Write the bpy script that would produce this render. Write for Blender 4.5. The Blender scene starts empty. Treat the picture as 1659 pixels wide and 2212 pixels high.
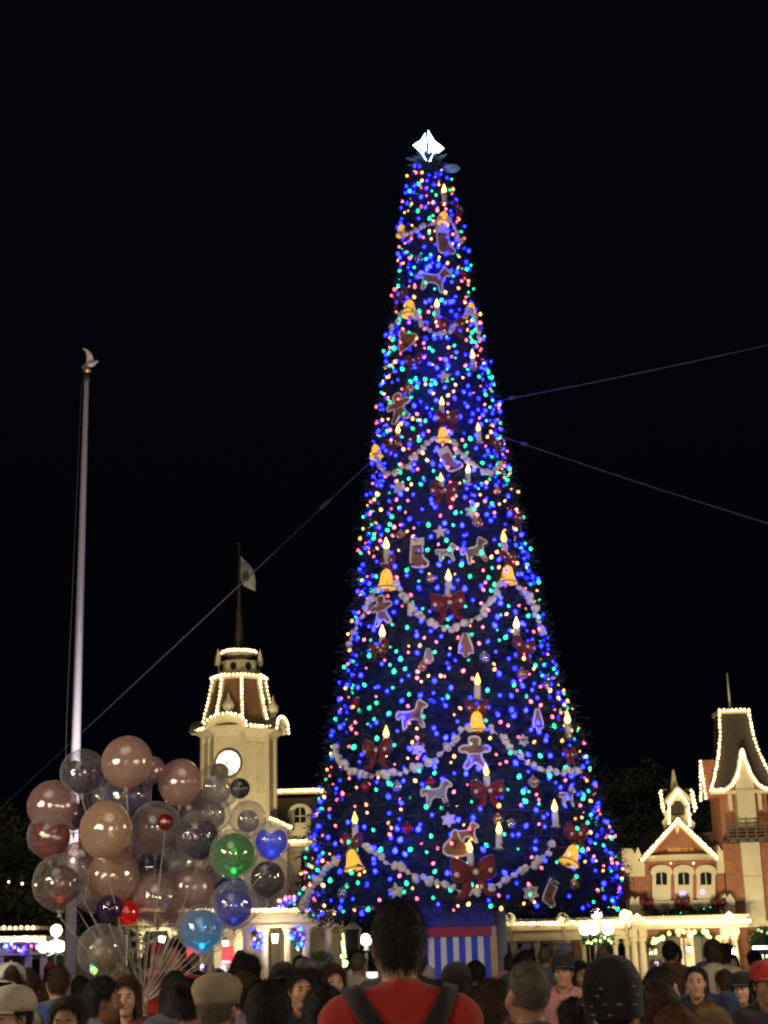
import bpy, math, random
import numpy as np
from mathutils import Vector, Matrix

random.seed(7)
rng = np.random.default_rng(7)
PI = math.pi
scene = bpy.context.scene
COL = scene.collection

# ------------------------------------------------------------------ camera
F, W0, H0 = 3323.0, 1659.0, 2212.0          # focal length in pixels of a 1659 x 2212 picture
CAM_Z, PITCH, ROLL = 1.70, math.radians(15.95), math.radians(-1.45)
cam_data = bpy.data.cameras.new('camera')
cam_data.sensor_fit = 'HORIZONTAL'
cam_data.sensor_width = 36.0
cam_data.lens = 36.0 * F / W0
cam_data.clip_start = 0.1
cam_data.clip_end = 2000.0
cam = bpy.data.objects.new('camera', cam_data)
COL.objects.link(cam)
CAM_M = Matrix.Rotation(PI / 2 + PITCH, 4, 'X') @ Matrix.Rotation(ROLL, 4, 'Z')
cam.matrix_world = Matrix.Translation((0, 0, CAM_Z)) @ CAM_M
scene.camera = cam
R3 = CAM_M.to_3x3()

# ------------------------------------------------------------------ night sky
world = bpy.data.worlds.new('World')
scene.world = world
world.use_nodes = True
wn = world.node_tree.nodes
wl = world.node_tree.links
sky = wn.new('ShaderNodeTexSky')
sky.sky_type = 'NISHITA'
sky.sun_disc = False
sky.sun_elevation = math.radians(-4.0)
sky.sun_rotation = math.radians(180.0)
tint = wn.new('ShaderNodeMixRGB')
tint.blend_type = 'ADD'
tint.inputs[0].default_value = 1.0
tint.inputs[2].default_value = (0.008, 0.014, 0.036, 1)
wl.new(sky.outputs[0], tint.inputs[1])
wl.new(tint.outputs[0], wn['Background'].inputs[0])
wn['Background'].inputs[1].default_value = 0.05

# ------------------------------------------------------------------ moon / town glow
sun_d = bpy.data.lights.new('sun', 'SUN')
sun_d.energy = 0.28
sun_d.angle = math.radians(30)
sun_d.color = (1.0, 0.84, 0.68)
sun = bpy.data.objects.new('sun', sun_d)
sun.rotation_euler = (math.radians(52), 0, math.radians(-14))
COL.objects.link(sun)

vs = scene.view_settings
vs.view_transform = 'Standard'
vs.look = 'None'
vs.exposure = 0.0
vs.gamma = 1.0
scene.render.engine = 'CYCLES'
cy = scene.cycles
cy.use_denoising = True
try:
    cy.denoiser = 'OPENIMAGEDENOISE'
except Exception:
    pass
cy.max_bounces = 6
cy.diffuse_bounces = 2
cy.glossy_bounces = 3
cy.transmission_bounces = 4
cy.transparent_max_bounces = 40
cy.caustics_reflective = False
cy.caustics_refractive = False
cy.sample_clamp_indirect = 4.0
cy.filter_width = 2.2

# ------------------------------------------------------------------ helpers
def ray(px, py):
    return R3 @ Vector(((px - W0 / 2) / F, (H0 / 2 - py) / F, -1.0))

def at(px, py, Y):
    d = ray(px, py)
    t = Y / d.y
    return Vector((d.x * t, Y, CAM_Z + d.z * t))

VIEW = R3 @ Vector((0, 0, -1))
def mpp(p):                                   # metres per picture pixel at a point
    return (Vector(p) - Vector((0, 0, CAM_Z))).dot(VIEW) / F

class MB:
    def __init__(self):
        self.v, self.f, self.m = [], [], []
    def add(self, vs_, fs_, mi=0):
        n = len(self.v)
        self.v.extend([tuple(p) for p in vs_])
        for f in fs_:
            self.f.append(tuple(i + n for i in f)); self.m.append(mi)
        return self
    def box(self, x0, y0, z0, x1, y1, z1, mi=0):
        x0, x1 = min(x0, x1), max(x0, x1); y0, y1 = min(y0, y1), max(y0, y1); z0, z1 = min(z0, z1), max(z0, z1)
        vs_ = [(x0,y0,z0),(x1,y0,z0),(x1,y1,z0),(x0,y1,z0),(x0,y0,z1),(x1,y0,z1),(x1,y1,z1),(x0,y1,z1)]
        return self.add(vs_, [(0,3,2,1),(4,5,6,7),(0,1,5,4),(1,2,6,5),(2,3,7,6),(3,0,4,7)], mi)
    def tube(self, pts, r, n=8, mi=0, cap=True):
        pts = [Vector(p) for p in pts]
        k = len(pts)
        rs = r if isinstance(r, (list, tuple)) else [r] * k
        vs_ = []
        up = None
        for i, p in enumerate(pts):
            t = (pts[min(i + 1, k - 1)] - pts[max(i - 1, 0)])
            t = t.normalized() if t.length > 1e-9 else Vector((0, 0, 1))
            if up is None:
                up = t.cross(Vector((0, 0, 1)) if abs(t.z) < .9 else Vector((1, 0, 0))).normalized()
            up = (up - t * up.dot(t)).normalized()
            w = t.cross(up)
            for j in range(n):
                a = 2 * PI * j / n
                vs_.append(p + (up * math.cos(a) + w * math.sin(a)) * rs[i])
        fs_ = []
        for i in range(k - 1):
            for j in range(n):
                fs_.append((i*n + j, i*n + (j+1) % n, (i+1)*n + (j+1) % n, (i+1)*n + j))
        if cap:
            fs_.append(tuple(range(n - 1, -1, -1)))
            fs_.append(tuple((k - 1) * n + j for j in range(n)))
        return self.add(vs_, fs_, mi)
    def lathe(self, prof, n=16, o=(0, 0, 0), a0=0.0, mi=0, sx=1, sy=1, cap=True):
        vs_, fs_ = [], []
        for r, z in prof:
            for j in range(n):
                a = a0 + 2 * PI * j / n
                vs_.append((o[0] + r * math.cos(a) * sx, o[1] + r * math.sin(a) * sy, o[2] + z))
        for i in range(len(prof) - 1):
            for j in range(n):
                fs_.append((i*n + j, i*n + (j+1) % n, (i+1)*n + (j+1) % n, (i+1)*n + j))
        if cap:
            if prof[0][0] > 1e-5: fs_.append(tuple(range(n - 1, -1, -1)))
            if prof[-1][0] > 1e-5: fs_.append(tuple((len(prof) - 1) * n + j for j in range(n)))
        return self.add(vs_, fs_, mi)
    def ball(self, c, r, nu=10, nv=7, mi=0):
        rx, ry, rz = (r, r, r) if not isinstance(r, (tuple, list)) else r
        vs_ = [(c[0], c[1], c[2] - rz)]
        for i in range(1, nv):
            b = -PI / 2 + PI * i / nv
            for j in range(nu):
                a = 2 * PI * j / nu
                vs_.append((c[0] + rx*math.cos(b)*math.cos(a), c[1] + ry*math.cos(b)*math.sin(a), c[2] + rz*math.sin(b)))
        vs_.append((c[0], c[1], c[2] + rz))
        fs_ = [(0, 1 + (j+1) % nu, 1 + j) for j in range(nu)]
        for i in range(nv - 2):
            for j in range(nu):
                fs_.append((1 + i*nu + j, 1 + i*nu + (j+1) % nu, 1 + (i+1)*nu + (j+1) % nu, 1 + (i+1)*nu + j))
        l = len(vs_) - 1; b0 = 1 + (nv - 2) * nu
        fs_ += [(b0 + j, b0 + (j+1) % nu, l) for j in range(nu)]
        return self.add(vs_, fs_, mi)
    def prism(self, pts3, off, mi=0):
        """polygon of 3d points swept by the vector off"""
        pts3 = [Vector(p) for p in pts3]; off = Vector(off); n = len(pts3)
        nrm = Vector((0, 0, 0))
        for i in range(n):
            nrm += pts3[i].cross(pts3[(i + 1) % n])
        if nrm.dot(off) > 0: pts3 = pts3[::-1]
        vs_ = pts3 + [p + off for p in pts3]
        fs_ = [tuple(range(n)), tuple(range(2*n - 1, n - 1, -1))]
        fs_ += [((i + 1) % n, i, n + i, n + (i + 1) % n) for i in range(n)]
        return self.add(vs_, fs_, mi)
    def strip(self, a, b, t, mi=0):
        """slab between two polylines a and b, thickness vector t"""
        a = [Vector(p) for p in a]; b = [Vector(p) for p in b]; t = Vector(t); n = len(a)
        vs_ = a + b + [p + t for p in a] + [p + t for p in b]
        fs_ = []
        for i in range(n - 1):
            fs_.append((i, i+1, n+i+1, n+i)); fs_.append((2*n+i, 3*n+i, 3*n+i+1, 2*n+i+1))
            fs_.append((i, 2*n+i, 2*n+i+1, i+1)); fs_.append((n+i, n+i+1, 3*n+i+1, 3*n+i))
        fs_ += [(0, n, 3*n, 2*n), (n-1, 3*n-1, 4*n-1, 2*n-1)]
        return self.add(vs_, fs_, mi)
    def mesh(self, name, smooth=False):
        me = bpy.data.meshes.new(name)
        me.from_pydata(self.v, [], self.f)
        if any(self.m):
            me.polygons.foreach_set('material_index', self.m)
        if smooth:
            me.polygons.foreach_set('use_smooth', [True] * len(me.polygons))
        me.update()
        return me

LOC = {}
def mats_on(me, mats):
    if not isinstance(mats, (list, tuple)): mats = [mats]
    if len(me.materials) == 0:
        for m in mats: me.materials.append(m)

def part(name, mesh, mats, parent=None, loc=None, rot=None, scale=None, smooth=False, world=True, kind=None):
    """links ONE mesh object; parts of things built in world coordinates keep those coordinates"""
    if isinstance(mesh, MB): mesh = mesh.mesh(name, smooth)
    mats_on(mesh, mats)
    o = bpy.data.objects.new(name, mesh)
    COL.objects.link(o)
    if loc is not None: o.location = loc
    if rot is not None: o.rotation_euler = rot
    if scale is not None: o.scale = scale if isinstance(scale, (tuple, list)) else (scale,) * 3
    if parent is not None:
        o.parent = parent
        if world and parent.name in LOC:
            o.matrix_parent_inverse = Matrix.Translation(-Vector(LOC[parent.name]))
    ml = list(mats) if isinstance(mats, (list, tuple)) else [mats]
    for i, m_ in enumerate(ml):
        if m_ is not None and i < len(o.material_slots) and mesh.materials[i] is not m_:
            o.material_slots[i].link = 'OBJECT'; o.material_slots[i].material = m_
    if kind: o['kind'] = kind
    return o

def tag(o, label, cat, group=None, kind=None):
    o['label'] = label
    if cat: o['category'] = cat
    if group: o['group'] = group
    if kind: o['kind'] = kind
    return o

def thing(name, label, cat, loc=(0, 0, 0), rot=(0, 0, 0), group=None, scale=None):
    o = bpy.data.objects.new(name, None)
    o.empty_display_size = .2
    COL.objects.link(o)
    o.location = loc; o.rotation_euler = rot
    if scale is not None: o.scale = (scale,) * 3
    LOC[o.name] = tuple(loc)
    return tag(o, label, cat, group)

# ------------------------------------------------------------------ materials
MATS = {}
def mat(name, col, rough=.6, metal=0.0, var=.14, scale=9.0, bump=.12, bscale=60.0, emit=None, es=0.0, spec=.4, sheen=0.0, trans=0.0, sss=0.0, coat=0.0):
    if name in MATS: return MATS[name]
    m = bpy.data.materials.new(name); m.use_nodes = True
    nt = m.node_tree; N = nt.nodes; L = nt.links
    b = N['Principled BSDF']
    tc = N.new('ShaderNodeTexCoord'); oi = N.new('ShaderNodeObjectInfo')
    mw = N.new('ShaderNodeMath'); mw.operation = 'MULTIPLY'; mw.inputs[1].default_value = 17.0
    L.new(oi.outputs['Random'], mw.inputs[0])
    nz = N.new('ShaderNodeTexNoise'); nz.noise_dimensions = '4D'
    nz.inputs['Scale'].default_value = scale; nz.inputs['Detail'].default_value = 5
    L.new(tc.outputs['Object'], nz.inputs['Vector']); L.new(mw.outputs[0], nz.inputs['W'])
    rp = N.new('ShaderNodeValToRGB')
    rp.color_ramp.elements[0].position = .3; rp.color_ramp.elements[1].position = .72
    lo = [max(0, c * (1 - var)) for c in col]; hi = [min(1, c * (1 + var)) for c in col]
    rp.color_ramp.elements[0].color = (*lo, 1); rp.color_ramp.elements[1].color = (*hi, 1)
    L.new(nz.outputs['Fac'], rp.inputs[0]); L.new(rp.outputs[0], b.inputs['Base Color'])
    b.inputs['Roughness'].default_value = rough; b.inputs['Metallic'].default_value = metal
    b.inputs['Specular IOR Level'].default_value = spec
    if sheen: b.inputs['Sheen Weight'].default_value = sheen
    if coat: b.inputs['Coat Weight'].default_value = coat
    if sss:
        b.inputs['Subsurface Weight'].default_value = sss
        b.inputs['Subsurface Radius'].default_value = (.02, .008, .004)
    if bump:
        n2 = N.new('ShaderNodeTexNoise'); n2.inputs['Scale'].default_value = bscale; n2.inputs['Detail'].default_value = 3
        L.new(tc.outputs['Object'], n2.inputs['Vector'])
        bp = N.new('ShaderNodeBump'); bp.inputs['Strength'].default_value = bump; bp.inputs['Distance'].default_value = .02
        L.new(n2.outputs['Fac'], bp.inputs['Height']); L.new(bp.outputs[0], b.inputs['Normal'])
    if emit is not None:
        b.inputs['Emission Color'].default_value = (*emit, 1); b.inputs['Emission Strength'].default_value = es
    MATS[name] = m
    return m

def brick_mat(name, c1, c2, mortar, sc=1.0, bw=.22, rh=.075):
    m = bpy.data.materials.new(name); m.use_nodes = True
    nt = m.node_tree; N = nt.nodes; L = nt.links
    b = N['Principled BSDF']
    tc = N.new('ShaderNodeTexCoord')
    sep = N.new('ShaderNodeSeparateXYZ'); cmb = N.new('ShaderNodeCombineXYZ'); ad = N.new('ShaderNodeMath')
    L.new(tc.outputs['Object'], sep.inputs[0])
    L.new(sep.outputs[0], ad.inputs[0]); L.new(sep.outputs[1], ad.inputs[1])
    L.new(ad.outputs[0], cmb.inputs[0]); L.new(sep.outputs[2], cmb.inputs[1])
    br = N.new('ShaderNodeTexBrick')
    br.inputs['Scale'].default_value = sc; br.inputs['Brick Width'].default_value = bw; br.inputs['Row Height'].default_value = rh
    br.inputs['Mortar Size'].default_value = .008
    br.inputs['Color1'].default_value = (*c1, 1); br.inputs['Color2'].default_value = (*c2, 1); br.inputs['Mortar'].default_value = (*mortar, 1)
    L.new(cmb.outputs[0], br.inputs['Vector'])
    nz = N.new('ShaderNodeTexNoise'); nz.inputs['Scale'].default_value = 3; nz.inputs['Detail'].default_value = 6
    L.new(tc.outputs['Object'], nz.inputs['Vector'])
    mx = N.new('ShaderNodeMixRGB'); mx.blend_type = 'OVERLAY'; mx.inputs[0].default_value = .45
    L.new(br.outputs['Color'], mx.inputs[1]); L.new(nz.outputs['Fac'], mx.inputs[2])
    L.new(mx.outputs[0], b.inputs['Base Color'])
    bp = N.new('ShaderNodeBump'); bp.inputs['Strength'].default_value = .5; bp.inputs['Distance'].default_value = .01; bp.invert = True
    L.new(br.outputs['Fac'], bp.inputs['Height']); L.new(bp.outputs[0], b.inputs['Normal'])
    b.inputs['Roughness'].default_value = .85
    return m

def emat(name, col, s):
    if name in MATS: return MATS[name]
    m = bpy.data.materials.new(name); m.use_nodes = True
    nt = m.node_tree; N = nt.nodes; L = nt.links
    b = N['Principled BSDF']
    b.inputs['Base Color'].default_value = (*[.2 + .6 * c for c in col], 1)
    b.inputs['Roughness'].default_value = .2
    b.inputs['Emission Color'].default_value = (*col, 1)
    oi = N.new('ShaderNodeObjectInfo'); mr = N.new('ShaderNodeMapRange')
    mr.inputs['To Min'].default_value = s * .45; mr.inputs['To Max'].default_value = s * 1.5
    L.new(oi.outputs['Random'], mr.inputs['Value']); L.new(mr.outputs[0], b.inputs['Emission Strength'])
    MATS[name] = m
    return m

def film_mat(name, tintc, clear=.85, rough=.04, rim=.6, body=None, gloss=.08):
    """thin plastic film: lets light straight through, mirrors at grazing angles, body is a faint haze of its own colour"""
    m = bpy.data.materials.new(name); m.use_nodes = True
    nt = m.node_tree; N = nt.nodes; L = nt.links
    N.remove(N['Principled BSDF']); out = N['Material Output']
    tr = N.new('ShaderNodeBsdfTransparent'); tr.inputs[0].default_value = (*tintc, 1)
    gl = N.new('ShaderNodeBsdfGlossy'); gl.inputs['Roughness'].default_value = rough; gl.inputs[0].default_value = (1, 1, 1, 1)
    df = N.new('ShaderNodeBsdfDiffuse'); df.inputs[0].default_value = (*(body or (.6, .6, .62)), 1)
    tl = N.new('ShaderNodeBsdfTranslucent'); tl.inputs[0].default_value = (*(body or (.6, .6, .62)), 1)
    m0 = N.new('ShaderNodeMixShader'); m0.inputs[0].default_value = .5
    L.new(df.outputs[0], m0.inputs[1]); L.new(tl.outputs[0], m0.inputs[2])
    m1 = N.new('ShaderNodeMixShader')
    nz = N.new('ShaderNodeTexNoise'); nz.inputs['Scale'].default_value = 7; nz.inputs['Detail'].default_value = 4
    tc = N.new('ShaderNodeTexCoord'); L.new(tc.outputs['Object'], nz.inputs['Vector'])
    mr = N.new('ShaderNodeMapRange'); mr.inputs['To Min'].default_value = max(0, clear - .12); mr.inputs['To Max'].default_value = min(1, clear + .12)
    mr.inputs['From Min'].default_value = .3; mr.inputs['From Max'].default_value = .7
    L.new(nz.outputs['Fac'], mr.inputs['Value'])
    L.new(m0.outputs[0], m1.inputs[1]); L.new(tr.outputs[0], m1.inputs[2])
    lw = N.new('ShaderNodeLayerWeight'); lw.inputs[0].default_value = .35          # more film to look through at the rim
    pw = N.new('ShaderNodeMath'); pw.operation = 'POWER'; pw.inputs[1].default_value = 2.2
    L.new(lw.outputs['Facing'], pw.inputs[0])
    sb = N.new('ShaderNodeMath'); sb.operation = 'MULTIPLY_ADD'; sb.inputs[1].default_value = -rim; sb.inputs[2].default_value = 1.0
    L.new(pw.outputs[0], sb.inputs[0])
    ml = N.new('ShaderNodeMath'); ml.operation = 'MULTIPLY'; L.new(sb.outputs[0], ml.inputs[0]); L.new(mr.outputs[0], ml.inputs[1])
    L.new(ml.outputs[0], m1.inputs[0])
    m2 = N.new('ShaderNodeMixShader'); m2.inputs[0].default_value = gloss
    L.new(m1.outputs[0], m2.inputs[1]); L.new(gl.outputs[0], m2.inputs[2])
    L.new(m2.outputs[0], out.inputs[0])
    bp = N.new('ShaderNodeBump'); bp.inputs['Strength'].default_value = .12; bp.inputs['Distance'].default_value = .02
    L.new(nz.outputs['Fac'], bp.inputs['Height']); L.new(bp.outputs[0], gl.inputs['Normal'])
    return m

WARM = (1.0, .74, .34)
M_cream = mat('cream_paint', (.62, .55, .38), .55, var=.08, scale=3, bump=.05)
M_cream_d = mat('cream_trim', (.55, .48, .32), .55, var=.1, scale=4, bump=.05)
M_tan = mat('tan_stone', (.42, .35, .24), .75, var=.14, scale=4)
M_slate = mat('roof_slate', (.07, .055, .045), .7, var=.3, scale=14, bump=.4, bscale=26)
M_slate_r = mat('roof_red_brown', (.17, .085, .04), .7, var=.3, scale=12, bump=.4, bscale=26)
M_bronze = mat('bronze', (.10, .07, .05), .45, .6, var=.2)
M_brick = brick_mat('brick', (.36, .12, .055), (.27, .085, .04), (.32, .22, .15))
M_glass = mat('dark_glass', (.012, .018, .018), .06, var=.1, spec=.6, bump=0)
M_dark = mat('dark_paint', (.03, .03, .03), .5, var=.2)
M_iron = mat('cast_iron', (.045, .05, .048), .45, .3, var=.2)
M_white = mat('white_paint', (.75, .74, .72), .5, var=.06)
M_bulbw = emat('warm_bulb', WARM, 4.2)
M_bulbc = emat('cool_bulb', (.86, .86, 1.0), 4.0)
M_green_leaf = mat('evergreen', (.025, .055, .022), .7, var=.35, scale=20)
M_red_rib = mat('red_ribbon', (.32, .012, .018), .45, var=.2, sheen=.3)
M_ground = mat('ground_paving', (.16, .13, .12), .75, var=.25, scale=.8, bump=.3, bscale=8)

bulb_mb = MB().ball((0, 0, 0), (1, 1, 1.2), 7, 5)
ME_BULBW = bulb_mb.mesh('warm_bulb', True); mats_on(ME_BULBW, M_bulbw)
ME_BULBC = bulb_mb.mesh('cool_bulb', True); mats_on(ME_BULBC, M_bulbc)

def polyline_points(pts, step):
    pts = [Vector(p) for p in pts]
    seg = [(pts[i + 1] - pts[i]).length for i in range(len(pts) - 1)]
    tot = sum(seg); n = max(1, int(round(tot / step)))
    out = []
    for k in range(n + 1):
        s = tot * k / n; i = 0
        while i < len(seg) - 1 and s > seg[i]: s -= seg[i]; i += 1
        out.append(pts[i].lerp(pts[i + 1], min(1, s / max(seg[i], 1e-9))))
    return out

def bulb_string(label, lines, step=.13, r=.04, mesh=None, off=(0, -.06, 0), group='warm white roofline light strings', wire=M_dark, count=None):
    """a string of lamps: one wire and every bulb a part"""
    allp = [polyline_points([Vector(p) + Vector(off) for p in ln], step) for ln in lines]
    base = min((p for l in allp for p in l), key=lambda p: p.z)
    t = thing('string_lights', label, 'string lights', tuple(base), group=group)
    wm = MB()
    for l in allp:
        if len(l) > 1: wm.tube([p + Vector((0, .035, 0)) for p in l], .008, 4)
    part('wire', wm, wire, t)
    rr = random.Random(len(label) * 31 + len(lines))
    for l in allp:
        for p in l:
            s = r * rr.uniform(.86, 1.12)
            part('bulb', mesh or ME_BULBW, M_bulbw, t, loc=p + Vector((rr.uniform(-.012, .012), 0, rr.uniform(-.012, .012))), scale=s)
    return t

def fbox(mb, x0, y0, x1, y1, Y, depth, mi=0):
    """box whose front (at Y) covers the picture rectangle; depth goes away from the camera"""
    xm, ym = (x0 + x1) / 2, (y0 + y1) / 2
    mb.box(at(x0, ym, Y).x, Y, at(xm, y1, Y).z, at(x1, ym, Y).x, Y + depth, at(xm, y0, Y).z, mi)
    return mb
def fpoly(mb, pts, Y, depth, mi=0):
    mb.prism([at(x, y, Y) for x, y in pts], (0, depth, 0), mi)
    return mb
def arc(cx, cy, rx, ry, a0, a1, n):
    return [(cx + rx * math.cos(math.radians(a0 + (a1 - a0) * i / n)), cy - ry * math.sin(math.radians(a0 + (a1 - a0) * i / n))) for i in range(n + 1)]
def spot(name, loc, target, energy, size=70, color=(1, .80, .46), parent=None, blend=.6, radius=.15):
    d = bpy.data.lights.new(name, 'SPOT')
    d.energy = energy; d.spot_size = math.radians(size); d.spot_blend = blend; d.color = color; d.shadow_soft_size = radius
    o = bpy.data.objects.new(name, d); COL.objects.link(o)
    v = Vector(target) - Vector(loc)
    o.rotation_mode = 'QUATERNION'
    o.rotation_quaternion = v.to_track_quat('-Z', 'Y')
    o.location = loc
    if parent is not None:
        o.parent = parent
        if parent.name in LOC: o.matrix_parent_inverse = Matrix.Translation(-Vector(LOC[parent.name]))
    return o
def point(name, loc, energy, color=(1, .85, .6), radius=.12, parent=None):
    d = bpy.data.lights.new(name, 'POINT')
    d.energy = energy; d.color = color; d.shadow_soft_size = radius
    o = bpy.data.objects.new(name, d); COL.objects.link(o); o.location = loc
    if parent is not None:
        o.parent = parent
        if parent.name in LOC: o.matrix_parent_inverse = Matrix.Translation(-Vector(LOC[parent.name]))
    return o
def floodlight(loc, target, energy, label, size=80, color=(1, .80, .46)):
    """a small lamp head on a stub, with its light inside"""
    loc = Vector(loc); d = (Vector(target) - loc).normalized()
    t = thing('floodlight', label, 'floodlight', tuple(loc))
    part('housing', MB().tube([loc - d * .22, loc - d * .12, loc - d * .02], [.06, .11, .12], 12), M_iron, t, smooth=True)
    part('bracket', MB().tube([loc - d * .14, loc - d * .14 - Vector((0, 0, .3))], .02, 6), M_iron, t)
    spot('flood_lamp', loc + d * .02, target, energy, size, color, t)
    return t

# ------------------------------------------------------------------ ground
g = MB(); g.add([(-300, -60, 0), (300, -60, 0), (300, 500, 0), (-300, 500, 0)], [(0, 1, 2, 3)])
tag(part('ground', g, M_ground), 'paved town square ground under the crowd', None, kind='structure')
# ------------------------------------------------------------------ the Christmas tree
TY = 31.0
PROF = [(352, 925, 20), (372, 926, 40), (420, 928, 48), (480, 930, 62), (570, 935, 72), (660, 938, 86), (780, 942, 106), (880, 946, 128), (1050, 952, 154),
        (1240, 962, 188), (1400, 969, 216), (1600, 983, 268), (1720, 988, 300), (1800, 991, 326), (1900, 996, 348), (1955, 998, 344), (1985, 999, 318)]
TR = []
for y_, c_, h_ in PROF:
    p = at(c_, y_, TY); TR.append((p.z, p.x, h_ * mpp(p) * .975))
TR.sort()
TRZ = np.array([t[0] for t in TR]); TRX = np.array([t[1] for t in TR]); TRR = np.array([t[2] for t in TR])
def t_r(z): return float(np.interp(z, TRZ, TRR))
def t_x(z): return float(np.interp(z, TRZ, TRX))
Z_BOT, Z_TOP = float(TRZ[0]), float(TRZ[-1])

def tree_hit(px, py, off=.05):
    d = ray(px, py); best = None
    for k in range(700):
        Y = TY - 4.2 + k * .0065
        p = at(px, py, Y)
        r = math.hypot(p.x - t_x(p.z), p.y - TY) - (t_r(p.z) + off)
        if best is None or r < best[0]: best = (r, p)
        if r <= 0: break
    p = best[1]
    return p, math.atan2(p.x - t_x(p.z), -(p.y - TY))

tree = thing('christmas_tree', 'tall decorated Christmas tree with dark needles rising over the crowd', 'tree', (t_x(0), TY, 0))
part('trunk', MB().tube([(t_x(0), TY, 0), (t_x(6), TY, 6), (t_x(Z_TOP), TY, Z_TOP)], [.28, .2, .05], 10), mat('bark', (.08, .05, .035), .9), tree)
core = MB()
cp = []
for i in range(40):
    z = Z_BOT + .25 + (Z_TOP - Z_BOT - .3) * i / 39
    cp.append((max(.05, t_r(z) * .80 - .04), z, t_x(z)))
n = 28
vs_ = []; fs_ = []
for r, z, x in cp:
    for j in range(n):
        a = 2 * PI * j / n
        rr = r * (1 + .05 * math.sin(j * 5.1 + z * 3))
        vs_.append((x + rr * math.cos(a), TY + rr * math.sin(a), z))
for i in range(39):
    for j in range(n): fs_.append((i*n + j, i*n + (j+1) % n, (i+1)*n + (j+1) % n, (i+1)*n + j))
fs_.append(tuple(range(n))[::-1]); fs_.append(tuple(39 * n + j for j in range(n)))
core.add(vs_, fs_)
M_needle = mat('needles', (.019, .034, .027), .6, var=.45, scale=7, bump=0, spec=.3)
part('inner_branches', core, M_needle, tree, kind='stuff')

# needle sprays: every spray is a twig with blades to both sides
NS = 17000
u = rng.random(NS)
zz = np.interp(np.sort(rng.random(NS)), np.linspace(0, 1, 60),
               np.interp(np.linspace(0, 1, 60), np.cumsum(np.r_[0, (np.interp(np.linspace(Z_BOT, Z_TOP, 199), TRZ, TRR) + .35)]) / np.sum(np.interp(np.linspace(Z_BOT, Z_TOP, 199), TRZ, TRR) + .35), np.linspace(Z_BOT, Z_TOP, 200)))
ph = rng.uniform(-PI, PI, NS)
ra = np.interp(zz, TRZ, TRR) * rng.uniform(.80, 1.02, NS) - .03
ra = np.maximum(ra, .05)
bx = np.interp(zz, TRZ, TRX) + ra * np.sin(ph); by = TY - ra * np.cos(ph)
out = np.stack([np.sin(ph), -np.cos(ph), np.zeros(NS)], 1)
dirv = out * .9 + rng.normal(0, .42, (NS, 3)) + np.array([0, 0, -.10])
dirv /= np.linalg.norm(dirv, axis=1, keepdims=True)
ln = rng.uniform(.20, .46, NS) * np.clip(.45 + .2 * np.interp(zz, TRZ, TRR), .5, 1.0)
base = np.stack([bx, by, zz], 1)
side = np.cross(dirv, np.array([0, 0, 1.0]) + rng.normal(0, .3, (NS, 3))); side /= np.linalg.norm(side, axis=1, keepdims=True)
upv = np.cross(side, dirv)
V, FA = [], []
cnt = 0
K = 9
for k in range(K):
    s = k / (K - 1)
    p0 = base + dirv * (ln * (s * .82))[:, None] - upv * (ln * .12 * s * s)[:, None]
    sg = 1 if k % 2 else -1
    bl = (ln * (.42 - .22 * s) * rng.uniform(.7, 1.2, NS))[:, None]
    if k == K - 1: tip = p0 + dirv * bl * 1.2
    else: tip = p0 + (side * sg * .85 + dirv * .65 + upv * rng.normal(0, .35, (NS, 1))) * bl
    wv = dirv * .014 + upv * .010 * rng.normal(0, 1, (NS, 1))
    V += [p0 - wv, p0 + wv, tip]
    idx = cnt + np.arange(NS); FA.append(np.stack([idx, idx + NS, idx + 2 * NS], 1)); cnt += 3 * NS
V = np.concatenate(V); FA = np.concatenate(FA)
def np_mesh(name, V, FA):
    me = bpy.data.meshes.new(name)
    me.vertices.add(len(V)); me.vertices.foreach_set('co', V.astype(np.float32).ravel())
    kf = FA.shape[1]
    me.loops.add(FA.size); me.loops.foreach_set('vertex_index', FA.astype(np.int32).ravel())
    me.polygons.add(len(FA)); me.polygons.foreach_set('loop_start', np.arange(0, FA.size, kf, dtype=np.int32))
    me.polygons.foreach_set('loop_total', np.full(len(FA), kf, dtype=np.int32))
    me.update(calc_edges=True); me.validate()
    return me
part('crown', np_mesh('crown', V, FA), M_needle, tree, kind='stuff')

# ---- coloured light strings: one thing for each colour of lamp
COLS = {
    'blue':  ((.0035, .0055, 1.0), 38.0, .42, 'deep blue bulbs'),
    'green': ((.005, .52, .24), 4.2, .225, 'sea green bulbs'),
    'pink':  ((1.0, .11, .17), 5.5, .205, 'pinkish red bulbs'),
    'amber': ((1.0, .36, .09), 5.0, .15, 'warm amber bulbs'),
}
NB = 1760
cand = []
area = np.interp(np.linspace(Z_BOT + .1, Z_TOP - .1, 400), TRZ, TRR) + .05
wz = area * np.interp(np.linspace(0, 1, 400), [0, .3, .5, 1], [.72, .8, 1.15, 1.35])
cdf = np.cumsum(wz) / wz.sum()
gz, gp = [], []
pts = np.zeros((0, 3))
tries = 0
while len(pts) < NB and tries < 60000:
    tries += 1
    z = float(np.interp(rng.random(), cdf, np.linspace(Z_BOT + .1, Z_TOP - .1, 400)))
    a = rng.uniform(-2.05, 2.05)
    if rng.random() > .30 + .70 * max(0, math.cos(a)): continue
    r = t_r(z) + min(.13, rng.normal(.02, .07))
    q = np.array([t_x(z) + r * math.sin(a), TY - r * math.cos(a), z])
    md = .14 if z > 10 else .17
    if len(pts) and np.min(((pts - q) ** 2).sum(1)) < (md * rng.uniform(.6, 1.3)) ** 2: continue
    pts = np.vstack([pts, q])
names = list(COLS)
pick = rng.choice(4, len(pts), p=[COLS[k][2] for k in names])
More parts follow.
